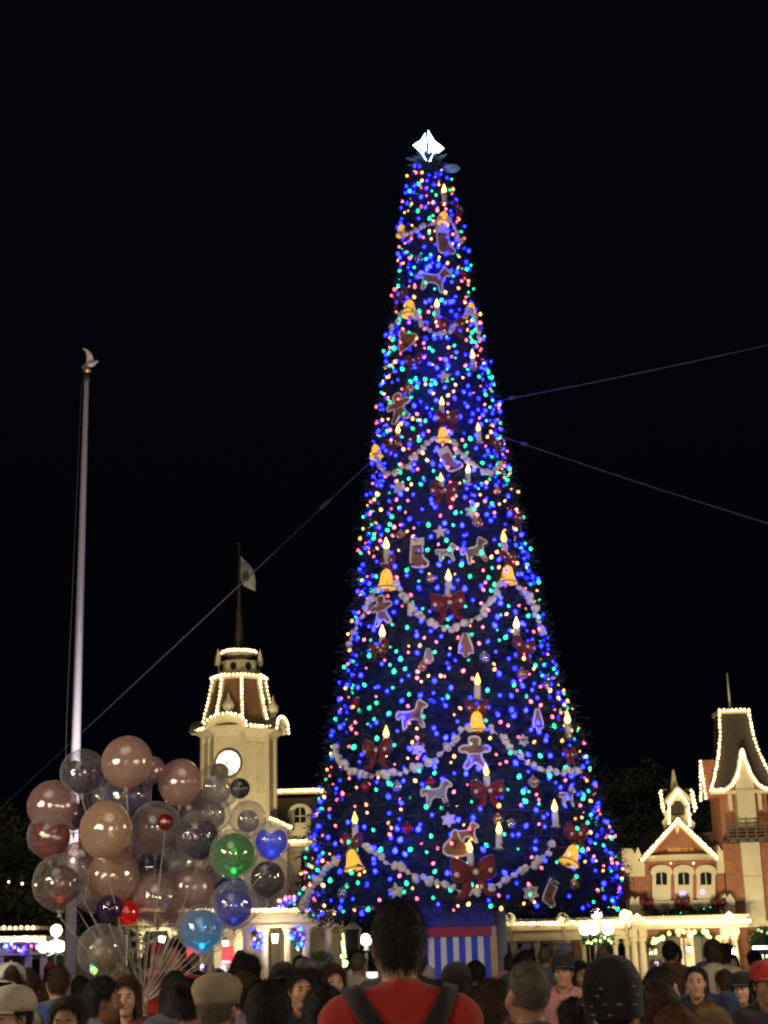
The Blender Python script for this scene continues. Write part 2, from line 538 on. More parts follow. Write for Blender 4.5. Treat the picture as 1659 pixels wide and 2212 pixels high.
bulb_c9 = MB().lathe([(.001, -.045), (.5, -.9), (.95, -.3), (1, .15), (.8, .7), (.42, 1.1), (.4, 1.35), (.001, 1.36)], 7, cap=False)
for ci, k in enumerate(names):
    col, st, _, words = COLS[k]
    m_ = emat('lamp_' + k, col, st)
    me_ = bulb_c9.mesh('bulb_' + k, True); mats_on(me_, m_)
    P = pts[pick == ci]
    t = thing('string_lights', 'string of %s wound all over the Christmas tree' % words, 'string lights', (t_x(0), TY - .3 - ci * .1, Z_BOT), group='coloured light strings on the Christmas tree')
    hel = []
    turns = 16 + 2 * ci
    for i in range(turns * 18):
        s = i / (turns * 18 - 1); z = Z_BOT + .1 + (Z_TOP - Z_BOT - .3) * (1 - (1 - s) ** 1.25); a = s * turns * 2 * PI + ci
        r = t_r(z) * .97
        hel.append((t_x(z) + r * math.sin(a), TY - r * math.cos(a), z + .08 * math.sin(i * .9)))
    part('wire', MB().tube(hel, .008, 3), M_dark, t)
    vis = np.array([abs(math.atan2(p[0] - t_x(p[2]), TY - p[1])) for p in P])
    order = np.argsort(vis)
    rest = MB()
    for n_, i in enumerate(order):
        s = {'blue': .037, 'green': .036, 'pink': .028, 'amber': .029}[k] * random.uniform(.62, 1.3)
        p = P[i]
        if n_ < 300:
            part('bulb', me_, m_, t, loc=tuple(p), rot=(random.uniform(-.9, .9), random.uniform(-.9, .9), 0), scale=s)
        else:
            rest.ball(p, (s * .9, s * .9, s * 1.05), 6, 4)
    if rest.v: part('bulb_mass', rest, m_, t, smooth=True, kind='stuff')

# ---- ornaments
M_ginger = mat('gingerbread', (.30, .14, .09), .75, var=.2, scale=14, bump=.2)
M_icing = mat('icing', (.78, .72, .66), .6, var=.06)
M_popcorn = mat('popcorn', (.88, .82, .72), .8, var=.12, scale=20, bump=.4)
M_gold = mat('gold_lit', (.85, .48, .06), .3, .2, var=.15, emit=(1, .50, .05), es=.9, bump=.05)  # amber glow put into the gold of the bells
M_goldm = mat('gold_metal', (.75, .5, .18), .3, .8, var=.15)
M_flame = emat('candle_flame', (1, .62, .12), 5.0)
M_wax = mat('wax', (.75, .70, .60), .5, var=.06)
M_ribbon = M_red_rib

def outline_orn(name, poly, label, cat, px, py, size, tilt=0.0, fill=None, border=None, group=None, off=.03, extra=None):
    """a flat biscuit ornament: real thickness, iced rim, iced details"""
    p, a = tree_hit(px, py, off)
    t = thing(name, label, cat, tuple(p), (0, 0, a), group)
    ct, st = math.cos(tilt), math.sin(tilt)
    def tr(q): return (q[0]*ct - q[1]*st) * size, (q[0]*st + q[1]*ct) * size
    P = [tr(q) for q in poly]
    part('biscuit', MB().prism([(x, -.02, z) for x, z in P], (0, .05, 0)), fill or M_ginger, t, world=False)
    rim = [(x, -.025, z) for x, z in P]
    part('icing_rim', MB().tube(rim + [rim[0], rim[1]], size * .035 + .004, 5, cap=False), border or M_icing, t, world=False, smooth=True)
    for nm, q, mm in (extra or []):
        part(nm, MB().prism([(x, -.035, z) for x, z in [tr(c) for c in q]], (0, .03, 0)), mm, t, world=False)
    part('hook', MB().tube([(0, 0, max(z for x, z in P) * .9), (0, .05, max(z for x, z in P) * 1.05), (0, .22, max(z for x, z in P) * 1.02)], .006, 4), M_dark, t, world=False)
    return t

def smooth_poly(P, it=2):
    for _ in range(it):
        Q = []
        for i in range(len(P)):
            a, b = P[i], P[(i + 1) % len(P)]
            Q += [(a[0]*.75 + b[0]*.25, a[1]*.75 + b[1]*.25), (a[0]*.25 + b[0]*.75, a[1]*.25 + b[1]*.75)]
        P = Q
    return P
STOCK = smooth_poly([(x * .66, y) for x, y in [(-.32, .5), (.32, .5), (.32, .15), (.30, -.2), (.62, -.36), (.66, -.52), (.4, -.58), (-.2, -.56), (-.38, -.42), (-.36, .1)]], 2)
CUFF = [(-.26, .52), (.25, .52), (.25, .26), (-.26, .26)]
MAN = smooth_poly([(-.14, .52), (.14, .52), (.2, .38), (.13, .22), (.34, .24), (.52, .16), (.5, .02), (.22, .02), (.2, -.16), (.42, -.48), (.26, -.56), (0, -.26), (-.26, -.56), (-.42, -.48), (-.2, -.16), (-.22, .02), (-.5, .02), (-.52, .16), (-.34, .24), (-.13, .22), (-.2, .38)], 2)
HORSE = smooth_poly([(-.55, .22), (-.42, .18), (-.1, .16), (.12, .2), (.2, .45), (.3, .56), (.36, .48), (.56, .34), (.54, .24), (.38, .26), (.32, .05), (.3, -.1), (.42, -.42), (.32, -.45), (.16, -.12), (-.2, -.12), (-.3, -.45), (-.4, -.45), (-.38, -.1), (-.42, .04), (-.58, -.1), (-.62, .1)], 1)
FIR = smooth_poly([(0, .6), (.34, -.42), (.1, -.42), (.1, -.55), (-.1, -.55), (-.1, -.42), (-.34, -.42)], 1)
STAR6 = []
for i in range(24):
    r = (.5, .36, .28, .36)[i % 4]; STAR6.append((r * math.sin(i * PI / 12), r * math.cos(i * PI / 12)))
STAR5 = []
for i in range(10):
    r = .5 if i % 2 == 0 else .22; STAR5.append((r * math.sin(i * PI / 5), r * math.cos(i * PI / 5)))
DRESS = smooth_poly([(-.1, .5), (.1, .5), (.14, .2), (.5, -.15), (.62, -.4), (.1, -.52), (-.45, -.42), (-.5, -.1), (-.16, .2)], 1)

def px_m(px, py): return mpp(tree_hit(px, py)[0])
M_blue_horse = mat('painted_violet_biscuit', (.32, .28, .52), .7)
belt = [(-.2, -.02), (.2, -.02), (.2, -.06), (-.2, -.06)]
for i, (px, py, h, tl, w) in enumerate([(957, 518, 58, .06, 'just under the topmost golden bell'), (967, 992, 52, .45, 'tilted under the bell where two garlands meet'),
                                     (902, 1193, 60, -.04, 'upright beside a small violet horse'), (1188, 1925, 50, -.5, 'low near the bottom edge of the tree')]):
    outline_orn('stocking_ornament', STOCK, 'brown stocking biscuit with white cuff hung %s' % w, 'ornament', px, py, h * px_m(px, py), tl, group='biscuit ornaments on the tree', extra=[('cuff', CUFF, M_icing)])
for i, (px, py, h, tl, w) in enumerate([(863, 880, 62, .15, 'above the garland tier with two dips'), (826, 1318, 62, .1, 'under the left lit bell above the wide garland'),
                                     (1025, 1626, 66, 0, 'below the bell crowning the lower garland')]):
    outline_orn('gingerbread_ornament', MAN, 'gingerbread figure ornament with white icing %s' % w, 'ornament', px, py, h * px_m(px, py), tl, group='biscuit ornaments on the tree', extra=[('icing_belt', belt, M_icing)])
for (px, py, h, tl, w, mm) in [(938, 605, 60, -.25, 'brown horse biscuit in the narrow top of the tree', M_ginger), (893, 1547, 62, .05, 'brown horse biscuit above the lower left garland', M_ginger),
                           (945, 1715, 58, 0, 'violet horse biscuit beside a big red bow', M_blue_horse), (1010, 1802, 46, .1, 'small brown horse biscuit above a candle near the tree bottom', M_ginger),
                           (965, 1195, 40, 0, 'small violet horse biscuit beside an upright stocking', M_blue_horse), (1026, 1192, 56, .2, 'rocking horse biscuit with white rim right of the violet horse', M_ginger),
                           (1225, 1722, 44, 0, 'pale violet horse biscuit near the right edge of the tree', M_blue_horse)]:
    outline_orn('horse_ornament', HORSE, w, 'ornament', px, py, h * px_m(px, py), tl, fill=mm, group='biscuit ornaments on the tree')
for (px, py, h, w, mm) in [(1005, 1388, 56, 'brown fir shaped biscuit below the wide garland dip', M_ginger), (1160, 1550, 52, 'brown fir shaped biscuit right of the lower bell', M_ginger),
                       (926, 1414, 36, 'small violet fir shaped biscuit below the wide garland', M_blue_horse)]:
    outline_orn('fir_ornament', FIR, w, 'ornament', px, py, h * px_m(px, py), 0, fill=mm, group='biscuit ornaments on the tree')
outline_orn('dress_ornament', DRESS, 'brown dress shaped biscuit beside the candle over the big bow', 'ornament', 984, 1822, 56 * px_m(984, 1822), 0, group='biscuit ornaments on the tree')
outline_orn('boot_ornament', DRESS, 'brown boot shaped biscuit tilted left of the top garland', 'ornament', 876, 733, 50 * px_m(876, 733), .5, group='biscuit ornaments on the tree')
for (px, py, h, pl, w) in [(1018, 1106, 30, STAR6, 'white snowflake biscuit above the rocking horse'), (951, 1150, 30, STAR5, 'white five pointed star biscuit above the violet horse'),
                       (863, 1054, 30, STAR6, 'white snowflake biscuit below the left garland dip'), (905, 1618, 34, STAR6, 'white snowflake biscuit left of the gingerbread figure'),
                       (969, 1771, 32, STAR6, 'white snowflake biscuit below the violet horse'), (856, 1925, 36, STAR5, 'white star biscuit near the tree bottom'),
                       (1146, 1928, 38, STAR6, 'white snowflake biscuit beside the lowest stocking'), (960, 815, 30, STAR5, 'white star biscuit in the upper tree'),
                       (1130, 1600, 26, STAR6, 'white snowflake biscuit over the lower right garland')]:
    outline_orn('snowflake_ornament', pl, w, 'ornament', px, py, h * px_m(px, py), .1, fill=M_icing, group='white biscuit ornaments on the tree')

# landmarks used to tell look-alike ornaments apart
ANCH = [(957, 518, 'the topmost stocking'), (967, 992, 'the tilted stocking'), (902, 1193, 'the upright middle stocking'), (1188, 1925, 'the lowest stocking'), (863, 880, 'the highest gingerbread figure'),
        (826, 1318, 'the gingerbread figure under a lit bell'), (1025, 1626, 'the lowest gingerbread figure'), (938, 605, 'the highest horse biscuit'), (893, 1547, 'the lower brown horse biscuit'), (945, 1715, 'the largest violet horse biscuit'),
        (1026, 1192, 'the rocking horse biscuit'), (1005, 1388, 'the fir biscuit under the wide garland'), (1160, 1550, 'the lower brown fir biscuit'), (984, 1822, 'the dress biscuit'), (923, 330, 'the star topper'), (970, 1350, 'the wide garland swag'),
        (850, 1672, 'the long left garland swag'), (1180, 1662, 'the long right garland swag'), (1022, 1890, 'the largest red bow'), (945, 722, 'the second tier garland'), (860, 1018, 'the left middle garland'), (1060, 1016, 'the right middle garland'), (680, 1910, 'the bottom corner garland'), (900, 1890, 'the lowest garland swag')]
REL_USED = set()
def rel(kind, px, py):
    for ax, ay, nm in sorted(ANCH, key=lambda q: math.hypot(q[0] - px, q[1] - py)):
        dx, dy = px - ax, py - ay
        w = ('right of ' if dx > 0 else 'left of ') if abs(dx) > abs(dy) * 1.3 else ('below ' if dy > 0 else 'above ')
        if abs(dx) > abs(dy) * .6 and abs(dy) > abs(dx) * .6: w = ('below' if dy > 0 else 'above') + ' and ' + ('right of ' if dx > 0 else 'left of ')
        k = kind + w + nm
        if k not in REL_USED:
            REL_USED.add(k); return k
    return kind.strip()

# bells
def mb_bell():
    return MB().lathe([(.30, -.5), (.50, -.5), (.47, -.40), (.36, -.22), (.30, .05), (.26, .28), (.16, .42), (.05, .47)], 18)
ME_BELL = mb_bell().mesh('bell_body', True)
ME_CLAP = MB().ball((0, 0, -.53), .13, 10, 7).mesh('clapper', True)
ME_LOOP = MB().tube([(.0, 0, .45), (-.08, 0, .53), (0, 0, .62), (.08, 0, .53), (0, 0, .45)], .025, 5).mesh('hanger', True)
ME_RIM = MB().lathe([(.5, -.5), (.53, -.47), (.51, -.42), (.48, -.43)], 18, cap=False).mesh('rim_band', True)
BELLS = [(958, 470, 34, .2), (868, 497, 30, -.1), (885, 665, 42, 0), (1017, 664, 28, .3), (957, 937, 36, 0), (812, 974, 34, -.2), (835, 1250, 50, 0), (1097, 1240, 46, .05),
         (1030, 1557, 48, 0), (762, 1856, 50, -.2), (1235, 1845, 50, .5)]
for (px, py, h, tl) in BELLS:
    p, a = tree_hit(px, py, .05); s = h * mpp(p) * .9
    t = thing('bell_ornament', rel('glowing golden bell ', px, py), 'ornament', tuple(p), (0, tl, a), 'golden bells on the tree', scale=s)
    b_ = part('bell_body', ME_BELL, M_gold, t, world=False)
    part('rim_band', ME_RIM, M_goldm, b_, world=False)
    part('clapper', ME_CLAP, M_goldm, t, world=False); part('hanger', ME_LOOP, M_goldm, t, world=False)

# candles
ME_CANDLE = MB().lathe([(.16, 0), (.17, .05), (.165, .7), (.13, .74), (.05, .72)], 12).mesh('candle_stick', True)
ME_FLAME = MB().lathe([(.05, .73), (.13, .82), (.155, .92), (.11, 1.08), (.04, 1.26), (.005, 1.36)], 10).mesh('flame', True)
ME_CUP = MB().lathe([(.08, -.1), (.26, -.02), (.30, .05), (.18, .05)], 12).mesh('drip_cup', True)
CANDLES = [(945, 672), (960, 424), (953, 884), (860, 944), (955, 1048), (836, 1196), (968, 1266), (826, 1386), (1115, 1368), (1030, 1490), (833, 1604), (1053, 1686), (1226, 1573),
           (1199, 1764), (768, 1790), (1017, 1852), (1077, 1812), (1090, 1182), (1035, 940), (1022, 782), (1010, 1030)]
for (px, py) in CANDLES:
    p, a = tree_hit(px, py, .06); s = 44 * mpp(p) * (1.0 if py > 1150 else .78)
    t = thing('candle_ornament', rel('white candle with yellow flame ', px, py), 'candle', tuple(p), (0, random.uniform(-.06, .06), a), 'candles on the tree', scale=s)
    t.location.z -= .5 * s
    part('candle_stick', ME_CANDLE, M_wax, t, world=False); part('flame', ME_FLAME, M_flame, t, world=False); part('drip_cup', ME_CUP, M_goldm, t, world=False)

# bows
def bow_meshes():
    L = []
    for sx in (-1, 1):
        lp = MB(); vs_, fs_ = [], []
        for i in range(9):
            s = i / 8; x = sx * (.03 + .52 * s); r = .06 + .24 * math.sin(min(1, s * 1.15) * PI * .62) * (1 if s < .98 else .75)
            for j in range(12):
                a = 2 * PI * j / 12
                vs_.append((x, -.10 + r * .55 * math.sin(a) - .04 * math.sin(s * PI), .05 + r * math.cos(a) * (1 + .06 * math.sin(9 * a + i)) + .06 * s))
        for i in range(8):
            for j in range(12): fs_.append((i*12 + j, i*12 + (j+1) % 12, (i+1)*12 + (j+1) % 12, (i+1)*12 + j))
        fs_ += [tuple(range(12)), tuple(96 + j for j in range(12))]
        lp.add(vs_, fs_); L.append(lp.mesh('loop', True))
    for sx in (-1, 1):
        tp = MB(); A, B = [], []
        for i in range(9):
            s = i / 8; x = sx * (.04 + .34 * s + .05 * math.sin(s * 7)); z = -.04 - .55 * s
            A.append((x - .10 - .04 * s, -.13 + .04 * math.sin(s * 6), z)); B.append((x + .10 + .04 * s, -.13 + .04 * math.cos(s * 5), z - .03))
        tp.strip(A, B, (0, .02, 0)); L.append(tp.mesh('tail', True))
    L.append(MB().ball((0, -.14, .04), (.11, .09, .12), 10, 7).mesh('knot', True))
    L.append(MB().ball((0, 0, 0), .075, 10, 7).mesh('white_ball', True))
    return L
BOW = bow_meshes()
M_darkred = mat('bow_red', (.17, .006, .009), .5, var=.25, scale=5, sheen=.3)
BOWS = [(985, 452, 42), (868, 640, 44), (975, 705, 56), (965, 905, 54), (850, 960, 44), (1070, 960, 46), (958, 1062, 62), (1112, 1120, 46), (968, 1305, 76), (1128, 1398, 60), (822, 1400, 52), (840, 1215, 40), (1095, 1205, 44),
        (820, 1622, 74), (1030, 1530, 50), (1226, 1632, 48), (1052, 1710, 74), (765, 1818, 56), (1240, 1802, 68), (1022, 1885, 100), (895, 780, 40)]
for i, (px, py, w) in enumerate(BOWS):
    p, a = tree_hit(px, py, .03); s = w * mpp(p) * .88
    big = w > 90
    t = thing('bow_ornament', 'largest dark red ribbon bow with white balls low on the tree' if big else rel('red ribbon bow ', px, py), 'bow', tuple(p), (0, random.uniform(-.12, .12), a), 'red bows on the tree', scale=s)
    for nm, me in zip(('loop', 'loop', 'tail', 'tail', 'knot'), BOW[:5]): part(nm, me, M_darkred, t, world=False)
    for q in ((-.42, -.24, -.02), (.05, -.26, .0), (.40, -.24, .02)):
        part('white_ball', BOW[5], M_icing, t, world=False, loc=q)

# small glass baubles
M_bau = [mat('bauble_gold', (.7, .42, .15), .18, .7), mat('bauble_red', (.4, .02, .03), .2, .3), mat('bauble_silver', (.6, .6, .62), .15, .8)]
ME_BAU = MB().lathe([(.001, -.5), (.28, -.42), (.46, -.2), (.5, 0), (.44, .22), (.25, .42), (.12, .47)], 16).mesh('bauble_body', True)
ME_CAP = MB().lathe([(.13, .46), (.13, .56), (.03, .57), (.03, .66)], 10).mesh('cap', True)
BAUB = [(883, 840, 26, 0), (1030, 1128, 24, 0), (1128, 1456, 26, 0), (1046, 1420, 24, 2), (866, 1155, 20, 0), (912, 1440, 22, 0), (858, 1700, 24, 2), (1152, 1690, 26, 0), (880, 1790, 24, 1), (1075, 1770, 24, 0),
        (790, 1700, 22, 1), (930, 1690, 22, 1), (1180, 1480, 22, 2), (770, 1520, 22, 1), (1105, 1780, 20, 2), (905, 560, 18, 2), (1000, 590, 18, 1), (1240, 1910, 24, 0), (740, 1930, 24, 2), (930, 1250, 20, 0), (1075, 1060, 18, 0)]
for k, words in enumerate(('gold', 'red', 'silver')):
    for (px, py, w, c) in [b for b in BAUB if b[3] == k]:
        p, a = tree_hit(px, py, .06); s = w * mpp(p)
        t = thing('bauble_ornament', rel('small %s bauble ' % words, px, py), 'bauble', tuple(p), (0, 0, a), '%s baubles on the tree' % words, scale=s)
        part('bauble_body', ME_BAU, M_bau[k], t, world=False); part('cap', ME_CAP, M_goldm, t, world=False)

# popcorn garlands
pop = []
for k in range(4):
    mb = MB(); r_ = random.Random(k)
    for i in range(5):
        mb.ball((r_.uniform(-.35, .35), r_.uniform(-.35, .35), r_.uniform(-.35, .35)), r_.uniform(.45, .68), 7, 5)
    pop.append(mb.mesh('popcorn', True))
GAR = [([(866, 505), (885, 502), (905, 497), (930, 484), (950, 472)], 'short white popcorn garland left of the topmost bell'),
       ([(968, 474), (980, 486), (990, 504), (994, 524)], 'short white popcorn garland right of the topmost bell'),
       ([(880, 668), (862, 682), (850, 704), (846, 724)], 'white popcorn garland hanging left of the second tier bell'),
       ([(892, 672), (905, 690), (922, 712), (945, 722), (972, 717), (995, 694), (1012, 670)], 'white popcorn garland swag between the two second tier bells'),
       ([(1020, 672), (1030, 700), (1034, 728)], 'white popcorn garland hanging right of the second tier'),
       ([(814, 985), (820, 1008), (838, 1023), (862, 1018), (888, 998), (915, 965), (945, 945)], 'white popcorn garland swag left of the middle bell'),
       ([(970, 945), (988, 968), (1010, 994), (1045, 1016), (1070, 1019), (1084, 1000)], 'white popcorn garland swag right of the middle bell'),
       ([(822, 1268), (805, 1287), (782, 1330), (760, 1372), (754, 1394)], 'white popcorn garland hanging left of the left lit bell'),
       ([(856, 1262), (880, 1300), (905, 1330), (935, 1349), (970, 1356), (1005, 1348), (1040, 1326), (1065, 1290), (1082, 1254)], 'wide white popcorn garland swag between the two lit bells'),
       ([(1112, 1258), (1138, 1285), (1158, 1322), (1172, 1368)], 'white popcorn garland hanging right of the right lit bell'),
       ([(1008, 1568), (975, 1606), (940, 1640), (900, 1660), (850, 1673), (800, 1675), (760, 1665), (732, 1646), (722, 1616)], 'long white popcorn garland swag left of the lower bell'),
       ([(1056, 1568), (1090, 1602), (1122, 1636), (1168, 1660), (1215, 1672), (1256, 1663)], 'long white popcorn garland swag right of the lower bell'),
       ([(790, 1832), (815, 1850), (850, 1872), (900, 1892), (950, 1906), (990, 1924), (1040, 1926), (1075, 1910), (1110, 1892), (1145, 1872), (1178, 1848), (1190, 1826)], 'lowest white popcorn garland swag passing under the big bow'),
       ([(725, 1862), (700, 1885), (680, 1910), (664, 1938), (652, 1962)], 'white popcorn garland hanging at the bottom left corner of the tree')]
for li, (pl, lab) in enumerate(GAR):
    dense = []
    for i in range(len(pl) - 1):
        for s in range(4):
            dense.append((pl[i][0] + (pl[i+1][0] - pl[i][0]) * s / 4, pl[i][1] + (pl[i+1][1] - pl[i][1]) * s / 4))
    dense.append(pl[-1])
    P3 = [tree_hit(x, y, .13)[0] for x, y in dense]
    top = max(P3, key=lambda p: p.z)
    t = thing('popcorn_garland', lab, 'garland', tuple(top), group='popcorn garlands on the tree')
    part('thread', MB().tube(P3, .012, 4), M_icing, t)
    sc = .076 if pl[0][1] < 1100 else .092
    for q in polyline_points(P3, sc * 1.55):
        part('popcorn', random.choice(pop), M_popcorn, t, loc=tuple(q + Vector((random.gauss(0, .018), random.gauss(0, .018), random.gauss(0, .022)))), rot=(random.uniform(0, 6), random.uniform(0, 6), 0), scale=sc * random.uniform(.65, 1.3))

# star on top: two crossed four pointed lamp bodies
SP = at(923, 318, TY)
SM = mpp(SP)
star = thing('star_topper', 'blazing white crystal star on top of the Christmas tree', 'star', tuple(SP))
M_star = emat('star_lamp', (.62, .95, 1.0), 11.0)
sz = 70 * SM
for k, (sx, wx, hz, ang) in enumerate(((-1, .46, .50, .25), (1, .54, .60, .25), (-1, .30, .36, 1.5), (1, .30, .36, 1.5))):
    c, s_ = math.cos(ang), math.sin(ang)
    def sp_(x, y, z): return ((x * c - y * s_) * sz, (x * s_ + y * c) * sz, z * sz)
    g0 = .045
    pv = [sp_(sx * g0, 0, hz), sp_(sx * g0, 0, -hz * .95), sp_(sx * wx, 0, .02), sp_(sx * (g0 + wx * .34), -.13, .03), sp_(sx * (g0 + wx * .34), .13, .03), sp_(sx * g0, -.05, 0), sp_(sx * g0, .05, 0), sp_(sx * wx * .42, 0, hz * .44), sp_(sx * wx * .45, 0, -hz * .42)]
    fs_ = [(0, 7, 3), (7, 2, 3), (2, 8, 3), (8, 1, 3), (1, 5, 3), (5, 0, 3), (7, 0, 4), (2, 7, 4), (8, 2, 4), (1, 8, 4), (6, 1, 4), (0, 6, 4), (0, 5, 6), (1, 6, 5)]
    part('star_crystal', MB().add(pv, fs_), M_star, star, world=False)
part('star_seam', MB().tube([(-.02, -.16, -34 * SM), (.0, -.17, 0), (-.03, -.10, 36 * SM)], [.03, .035, .012], 6), M_iron, star, world=False)
part('star_rod', MB().tube([(0, 0, -60 * SM), (0, 0, 34 * SM)], .03, 6), M_iron, star, world=False)
ring = MB()
for i in range(18):
    a = i * 2 * PI / 18; r0, r1 = .10, .42 + .12 * random.random()
    z0 = -40 * SM; dz = random.uniform(-.02, .16)
    d = Vector((math.cos(a), math.sin(a), 0)); e = Vector((-math.sin(a), math.cos(a), 0))
    ring.prism([d * r0 + Vector((0, 0, z0)), d * (r0 + r1) * .55 + e * .05 + Vector((0, 0, z0 + dz * .8)), d * r1 + Vector((0, 0, z0 + dz)), d * (r0 + r1) * .55 - e * .05 + Vector((0, 0, z0 + dz * .8))], (0, 0, .012))
part('leaf_collar', ring, mat('teal_lit_leaf', (.35, .55, .5), .35, .5), star, world=False)  # teal light on the sprigs put into the leaf colour
# pale blue oval lamp shade sticking out beside the star
p = at(975, 364, TY - .2)
t = thing('oval_ornament', 'pale blue oval glass ornament sticking out right below the star', 'ornament', tuple(p))
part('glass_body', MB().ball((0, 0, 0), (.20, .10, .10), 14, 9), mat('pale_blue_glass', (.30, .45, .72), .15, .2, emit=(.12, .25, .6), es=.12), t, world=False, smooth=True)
part('stem', MB().tube([(-.15, 0, 0), (-.42, .15, -.05)], .02, 6), M_iron, t, world=False)
part('end_cap', MB().tube([(-.21, 0, 0), (-.16, 0, 0)], [.05, .07], 10), M_goldm, t, world=False)

# guy cables
M_cable = mat('steel_cable', (.09, .085, .09), .5, .3); M_cable_d = mat('dim_cable', (.03, .03, .032), .7)  # darker copy: dimness of the left cable put into its colour
for (a, b, Yb, lab) in [((795, 1003), (-220, 1948), 46, 'guy cable running from the tree down past the clock tower'), ((1065, 868), (1900, 690), 22, 'guy cable rising from the tree above another cable'),
                        ((1090, 945), (1900, 1204), 24, 'guy cable sloping down from the tree beside a rising one')]:
    p0, _ = tree_hit(*a, -.3); p1 = at(*b, Yb)
    mid = [p0.lerp(p1, s) - Vector((0, 0, .55 * math.sin(s * PI) * .08)) for s in [i / 16 for i in range(17)]]
    t = thing('guy_cable', lab, 'cable', tuple(p1))
    part('cable', MB().tube(mid, .016 if Yb > 40 else .011, 6), M_cable_d if Yb > 40 else M_cable, t, smooth=True)
    part('turnbuckle', MB().tube([p0.lerp(p1, .06), p0.lerp(p1, .075)], .04, 8), M_cable, t)

# ---- striped base box under the tree
BYF, BYB = 29.2, 33.6
M_bluep = mat('blue_panel', (.03, .035, .34), .55, var=.12)
M_bluestripe = mat('blue_stripe', (.022, .07, .58), .55, var=.1)
M_redband = mat('red_band', (.36, .02, .05), .5, var=.12)
M_beige = mat('beige_panel', (.55, .42, .28), .6)
xl, xr = at(832, 2060, BYF).x, at(1066, 2060, BYF).x
def bz(py): return at(980, py, BYF).z
tb = thing('tree_base_box', 'blue and white striped box with red band under the Christmas tree', 'tree base', ((xl + xr) / 2, BYF, 0))
part('core_box', MB().box(xl + .03, BYF + .03, 0, xr - .03, BYB, bz(1950)), M_beige, tb)
part('blue_frieze', MB().box(xl - .02, BYF - .04, bz(2001), xr + .02, BYB + .02, bz(1952)), M_bluep, tb)
part('red_band', MB().box(xl - .05, BYF - .09, bz(2023), xr - .02, BYF + .03, bz(2002)), M_redband, tb)
part('side_band', MB().box(xr - .02, BYF - .08, bz(2024), xr + .06, BYB, bz(2003)), M_beige, tb)
nst = 17; zb, zt = bz(2116), bz(2024)
for i in range(nst):
    w = (xr - xl - .06) / nst
    part('stripe', MB().box(xl + w * i + .004, BYF - .03 - (.012 if i % 2 else 0), zb, xl + w * (i + 1) - .004, BYF + .03, zt), M_white if i % 2 else M_bluestripe, tb)
part('plinth', MB().box(xl - .04, BYF - .12, .45, xr + .05, BYF + .03, zb), M_beige, tb)
part('blue_skirting', MB().box(xl - .05, BYF - .14, 0, xr + .06, BYF + .03, .45), M_bluep, tb)
for i in range(5):
    y0 = BYF + .1 + i * .85
    part('side_panel', MB().box(xr - .03, y0, .2, xr + .03, y0 + .74, zt), M_white if i % 2 else M_beige, tb)
part('corner_post', MB().box(xr - .05, BYF - .07, 0, xr + .07, BYF + .06, zt), mat('ochre_post', (.55, .33, .16), .6), tb)
xg = at(1093, 1985, 31.2).x
part('grey_panel', MB().box(xr + .03, 31.2, 0, xg, 31.3, at(1082, 1966, 31.2).z), mat('grey_panel', (.5, .5, .55), .6), tb)

floodlight((xr - .3, BYF - 4.2, .5), ((xl + xr) / 2, BYF, 1.9), 80, 'added unseen ground floodlight aimed at the striped box', 70, (1, .95, .92))  # lamp added behind the crowd to brighten the box
# ------------------------------------------------------------------ flagpole
FPY = 34.0
pb, pt = at(150, 2085, FPY), at(187, 822, FPY)
fx = pb.x
fp = thing('flagpole', 'tall white flagpole with bird finial rising behind the balloons', 'flagpole', (pb.x, FPY, 0))
M_pole = mat('pole_white', (.82, .78, .80), .4, var=.06)
dxz = (pt.x - pb.x) / (pt.z - pb.z)
def fpx(z): return pb.x + dxz * (z - pb.z)
part('pole', MB().tube([(fpx(0), FPY, 0), (fpx(4), FPY, 4), (fpx(pt.z), FPY, pt.z)], [.125, .115, .055], 20), M_pole, fp, smooth=True)
part('pole_base', MB().lathe([(.34, 0), (.34, .12), (.24, .2), (.22, .5), (.15, .6), (.13, .66)], 20, (fpx(0), FPY, 0)), M_iron, fp)
ft = Vector((fpx(pt.z), FPY, pt.z))
part('truck', MB().lathe([(.075, -.02), (.09, .03), (.085, .16), (.04, .2)], 14, ft), M_dark, fp, smooth=True)
part('ball', MB().ball(ft + Vector((0, 0, .25)), (.1, .1, .07), 14, 9), mat('gilt', (.8, .55, .2), .3, .8), fp, smooth=True)
# bird finial: body, raised wings, head, tail
bo = ft + Vector((.03, 0, .39)); BS = .74
M_bird = mat('bird_gilt', (.62, .48, .40), .4, .3)
bird = MB().tube([bo + Vector((-.2, 0, -.1)) * BS, bo + Vector((-.1, 0, -.03)) * BS, bo + Vector((.03, 0, .02)) * BS, bo + Vector((.16, 0, .05)) * BS, bo + Vector((.26, 0, .12)) * BS, bo + Vector((.32, 0, .13)) * BS], [.015, .052, .075, .06, .038, .012], 10)
fin = part('bird_finial', bird, M_bird, fp, smooth=True)
for sy in (-1, 1):
    A = [bo + Vector(q) * BS for q in [(.12, .03 * sy, .06), (.16, .08 * sy, .22), (.10, .13 * sy, .36), (-.02, .18 * sy, .46), (-.14, .22 * sy, .50)]]
    B = [bo + Vector(q) * BS for q in [(-.06, .03 * sy, .0), (-.04, .08 * sy, .16), (-.02, .13 * sy, .30), (-.06, .18 * sy, .41), (-.15, .22 * sy, .47)]]
    part('wing', MB().strip(A, B, (0, .03, 0)), M_bird, fin)
part('halyard', MB().tube([(fpx(1.2) - .16, FPY - .1, 1.2), (fpx(7) - .2, FPY - .1, 7), (ft.x - .1, FPY - .06, pt.z - .05)], .007, 4), M_cable, fp)
part('cleat', MB().box(fpx(1.2) - .18, FPY - .15, 1.15, fpx(1.2) - .06, FPY - .05, 1.3), M_iron, fp)
